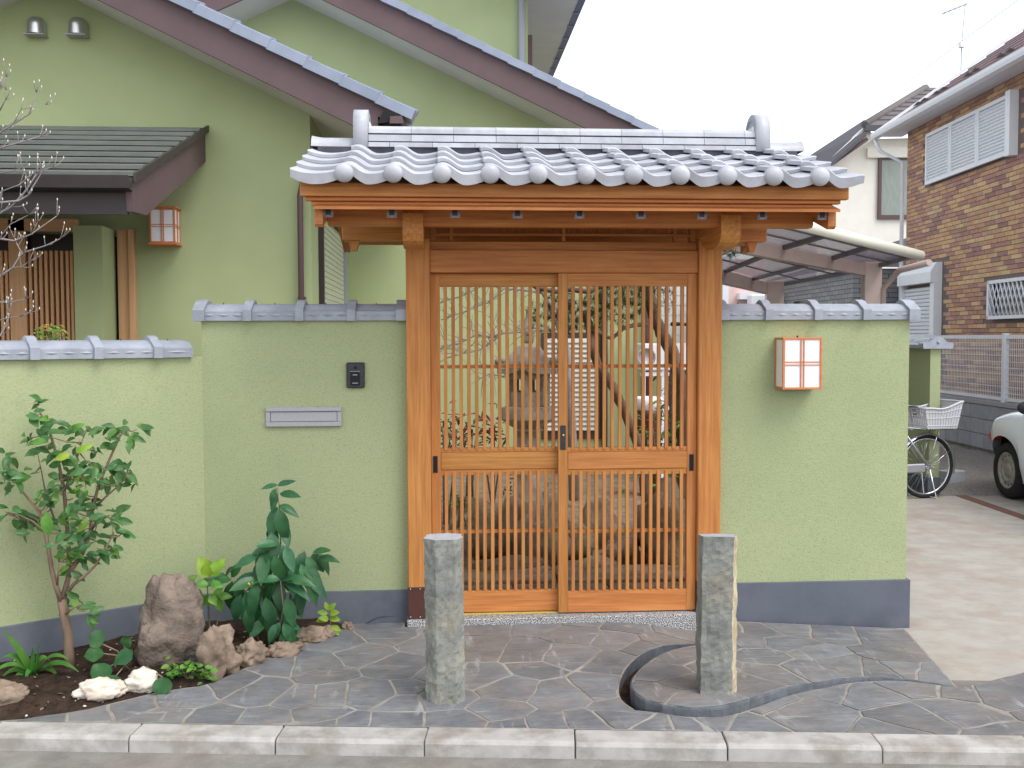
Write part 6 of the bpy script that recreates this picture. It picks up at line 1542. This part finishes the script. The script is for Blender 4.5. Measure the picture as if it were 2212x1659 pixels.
for k in range(11):
    t_ = k/10; x = .06+.26*t_; w = .105*(1-t_)**.7*(1 if k else .8)+.018; z = .93+.02*math.sin(t_*PI)-(.02 if k == 0 else 0)
    rows.append([BK @ Vector((x, w*math.cos(a), z-.035*(1-math.sin(a))*(.9))) for a in [PI*j/8 for j in range(9)]])
sdl.grid(rows, 0, True); sdl.build('saddle', 'saddle', BI)
bt([(.12, -.04, .86), (.12, .04, .86)], .012, 'saddle_spring')
# rear basket: flared box with ribs and dipped rim
bs = link('basket', None, BK @ T(-.17, 0, .74), BI)
bx0, bx1 = -.25, .10; fl_ = .045; zb_, zt_ = .72, .985
def bpt(s_, t_):   # s around 0..4, t height
    k = int(s_) % 4; f = s_-int(s_); g = fl_*t_
    cs = [(bx0-g, -.15-g*.6), (bx1+g, -.15-g*.6), (bx1+g, .15+g*.6), (bx0-g, .15+g*.6)]; a, b = cs[k], cs[(k+1) % 4]
    x, y = a[0]+(b[0]-a[0])*f, a[1]+(b[1]-a[1])*f; dip = .035*math.sin(PI*f)**2 if k in (0, 2) else 0
    drop = .05*(x-bx0)/(bx1-bx0)
    return BK @ Vector((x, y, zb_+(zt_-zb_-dip*t_-drop*t_)*t_))
m = MB(); N_ = 96
for i in range(N_):
    if i % 2 == 0:
        m.grid([[bpt(4*i/N_, t_), bpt(4*(i+1.62)/N_, t_)] for t_ in (0, .33, .66, 1)], 0, False)
tag(m.build('ribs', 'basket', bs), None, None, None, 'stuff')
m = MB().tube([bpt(4*i/48, 1) for i in range(48)]+[bpt(0, 1)], .011, 6); m.build('rim', 'basket', bs)
for t_ in (.12, .45, .75): MB().tube([bpt(4*i/48, t_) for i in range(48)]+[bpt(0, t_)], .005, 5).build('hoop', 'basket', bs)
m = MB().add([bpt(0, .02), bpt(1, .02), bpt(2, .02), bpt(3, .02)], [(0, 1, 2, 3)]); m.build('floor', 'basket', bs)
# ================================================================== CAR
mat('carpaint', (226,232,236), None, rough=.22, spec=.5, coat=.6); mat('carglass', (22,26,30), None, rough=.06, spec=.8); mat('wheelsteel', (176,174,168), (150,144,134), 16, rough=.5, metal=.4); mat('lampamber', (214,70,40), None, rough=.3); mat('darkplastic', (42,40,48), None, rough=.6)
mat('tyre_dusty', (44,42,42), (34,33,34), 20, rough=.9)
cw = onZ(2176, 1076, DRZ); RWc = .285
CMx = Matrix(((-CR.x, CF.x, 0, cw.x), (-CR.y, CF.y, 0, cw.y), (0, 0, 1, DRZ), (0, 0, 0, 1)))   # local x = car's left (towards us), y = forward (away from the street); origin under the front left wheel
CAR = thing('parked_car', 'white compact car with steel wheels parked at the right edge', 'car', cw)
HW = .76; CX = -HW+.06       # centre line in local x
def zlow(y):
    for yc in (0, -2.36):
        d = y-yc
        if abs(d) < .36: return max(.22, RWc+math.sqrt(max(0, .36**2-d*d))*.98)
    return .20 if y < .4 else .24
def hw(y, z):
    fr_ = 1-.62*smooth(.12, .66, y)**1.6*.9 if y > .12 else 1
    rr = 1-.2*smooth(-2.7, -3.1, y) if y < -2.7 else 1
    tum = 1-.16*smooth(.78, 1.45, z) - .05*smooth(.45, .15, z) - .02*smooth(.6, .86, z)
    return HW*fr_*rr*tum
def shoulder(y):
    if y > -.25: return .86-.16*smooth(-.2, .66, y)
    return .86+.03*smooth(-.25, -1, y)
def topz(y):
    if y > -.30: return .93-.15*smooth(-.3, .66, y)
    if y > -1.05: return .93+.52*smooth(-.30, -1.05, y)**.8
    if y > -2.6: return 1.47
    return 1.47-.45*smooth(-2.6, -3.1, y)
ys = [.66, .64, .6, .54, .48, .42] + [.36-.03*k for k in range(25)] + [-.45-.12*k for k in range(12)] + [-1.95-.04*k for k in range(22)] + [-2.85, -2.95, -3.05, -3.1]
rows = []
for y in ys:
    zl, zs, zt_ = zlow(y), shoulder(y), topz(y); cab = y < -.30; r = []
    for k in range(9):
        t_ = k/8; z = zl+(zs-zl)*t_; bulge = .018*math.sin(PI*t_)+.014*math.exp(-((y)**2+(z-.62)**2)/.03); r.append((CX+hw(y, z)+bulge, y, z))
    if cab:
        for t_ in (.33, .66, 1): z = zs+(zt_-.06-zs)*t_; r.append((CX+hw(y, z)-.01, y, z))
    else:
        for t_ in (.25, .5, .75): z = zs+(zt_-zs)*math.sin(t_*PI/2)*.6; r.append((CX+hw(y, zs)*(1-.10*t_), y, z))
    e = r[-1]
    for t_ in (.3, .65, 1): r.append((CX+(e[0]-CX)*(1-t_), y, e[2]+(zt_-e[2])*(math.sin(t_*PI/2)**.7)))
    r += [(2*CX-p[0], p[1], p[2]) for p in r[:-1][::-1]]
    rows.append([CMx @ Vector(p) for p in r])
m = MB(); m.grid(rows, 0, True, flip=True); nr = len(rows[0])
m.add(rows[0], [list(range(nr))]); m.add(rows[-1], [list(range(nr))[::-1]]); m.build('body', 'carpaint', CAR)
for sx_ in (1, -1):
    gl = MB(); pts = []
    for y in (-.48, -.7, -.95, -1.3, -1.7, -2.1, -2.45): pts.append(y)
    rows2 = []
    for y in pts:
        zs = .92; zt_ = min(topz(y)-.10, 1.38); rows2.append([CMx @ Vector((CX+sx_*(hw(y, z)+.004+(.018 if False else 0)), y, z)) for z in (zs, (zs+zt_)/2, zt_)])
    gl.grid(rows2, 0, True, flip=(sx_ < 0)); gl.build('side_window', 'carglass', CAR)
ws = MB(); ws.grid([[CMx @ Vector((CX+s_*.60*(1-.08*k), -.36-.20*k, topz(-.36-.20*k)+.006)) for s_ in (-1, -.5, 0, .5, 1)] for k in range(4)], 0, True); ws.build('windscreen', 'carglass', CAR)
for (wx, wyy) in ((0, 0), (0, -2.36), (2*CX, 0), (2*CX, -2.36)):
    w = link('wheel', None, CMx @ T(wx, wyy, RWc), CAR); B = CMx @ T(wx-.055 if wx == 0 else wx+.055, wyy, RWc) @ RY(PI/2 if wx == 0 else -PI/2)
    MB().lathe([(.195, -.08), (.255, -.085), (.283, -.06), (.285, 0), (.283, .055), (.262, .078), (.20, .082), (.185, .07)], 40, B, cap=False).build('tyre', 'tyre_dusty', w)
    MB().lathe([(.19, -.07), (.19, .05), (.186, .070), (.176, .072), (.165, .055), (.150, .045), (.125, .062), (.105, .066), (.092, .050), (.080, .046), (.072, .060), (.03, .066), (0, .066)], 40, B).build('rim', 'wheelsteel', w)
    for k in range(14):
        a = 2*PI*k/14; MB().lathe([(.013, 0), (.013, .006), (0, .006)], 8, B @ T(.148*math.cos(a), .148*math.sin(a), .0435)).build('vent_hole', 'black', w)
    MB().lathe([(.30, -.16), (.34, -.06)], 24, B, cap=False).build('arch_liner', 'black', w)
MB().cbox(CX-.66, CX+.56, -3.02, .30, .16, .26, .03, 0, CMx).build('underbody', 'black', CAR)
MB().cbox(CX-.55, CX+.55, -.30, .50, .262, .6, .03, 0, CMx).build('engine_bay', 'black', CAR)
q = at(2213, 880, 9.0); mx = (CMx.inverted() @ q)
v_, f_ = ICO[3]; MB().add([CMx @ Vector((CX+HW+.08+p.x*.09, -.62+p.y*.05, .965+p.z*.065)) for p in v_], f_, 0, True).build('wing_mirror', 'darkplastic', CAR)
MB().cbox(CX+HW-.16, CX+HW-.05, .33, .40, .56, .64, .01, 0, CMx).build('turn_lamp', 'lampamber', CAR)
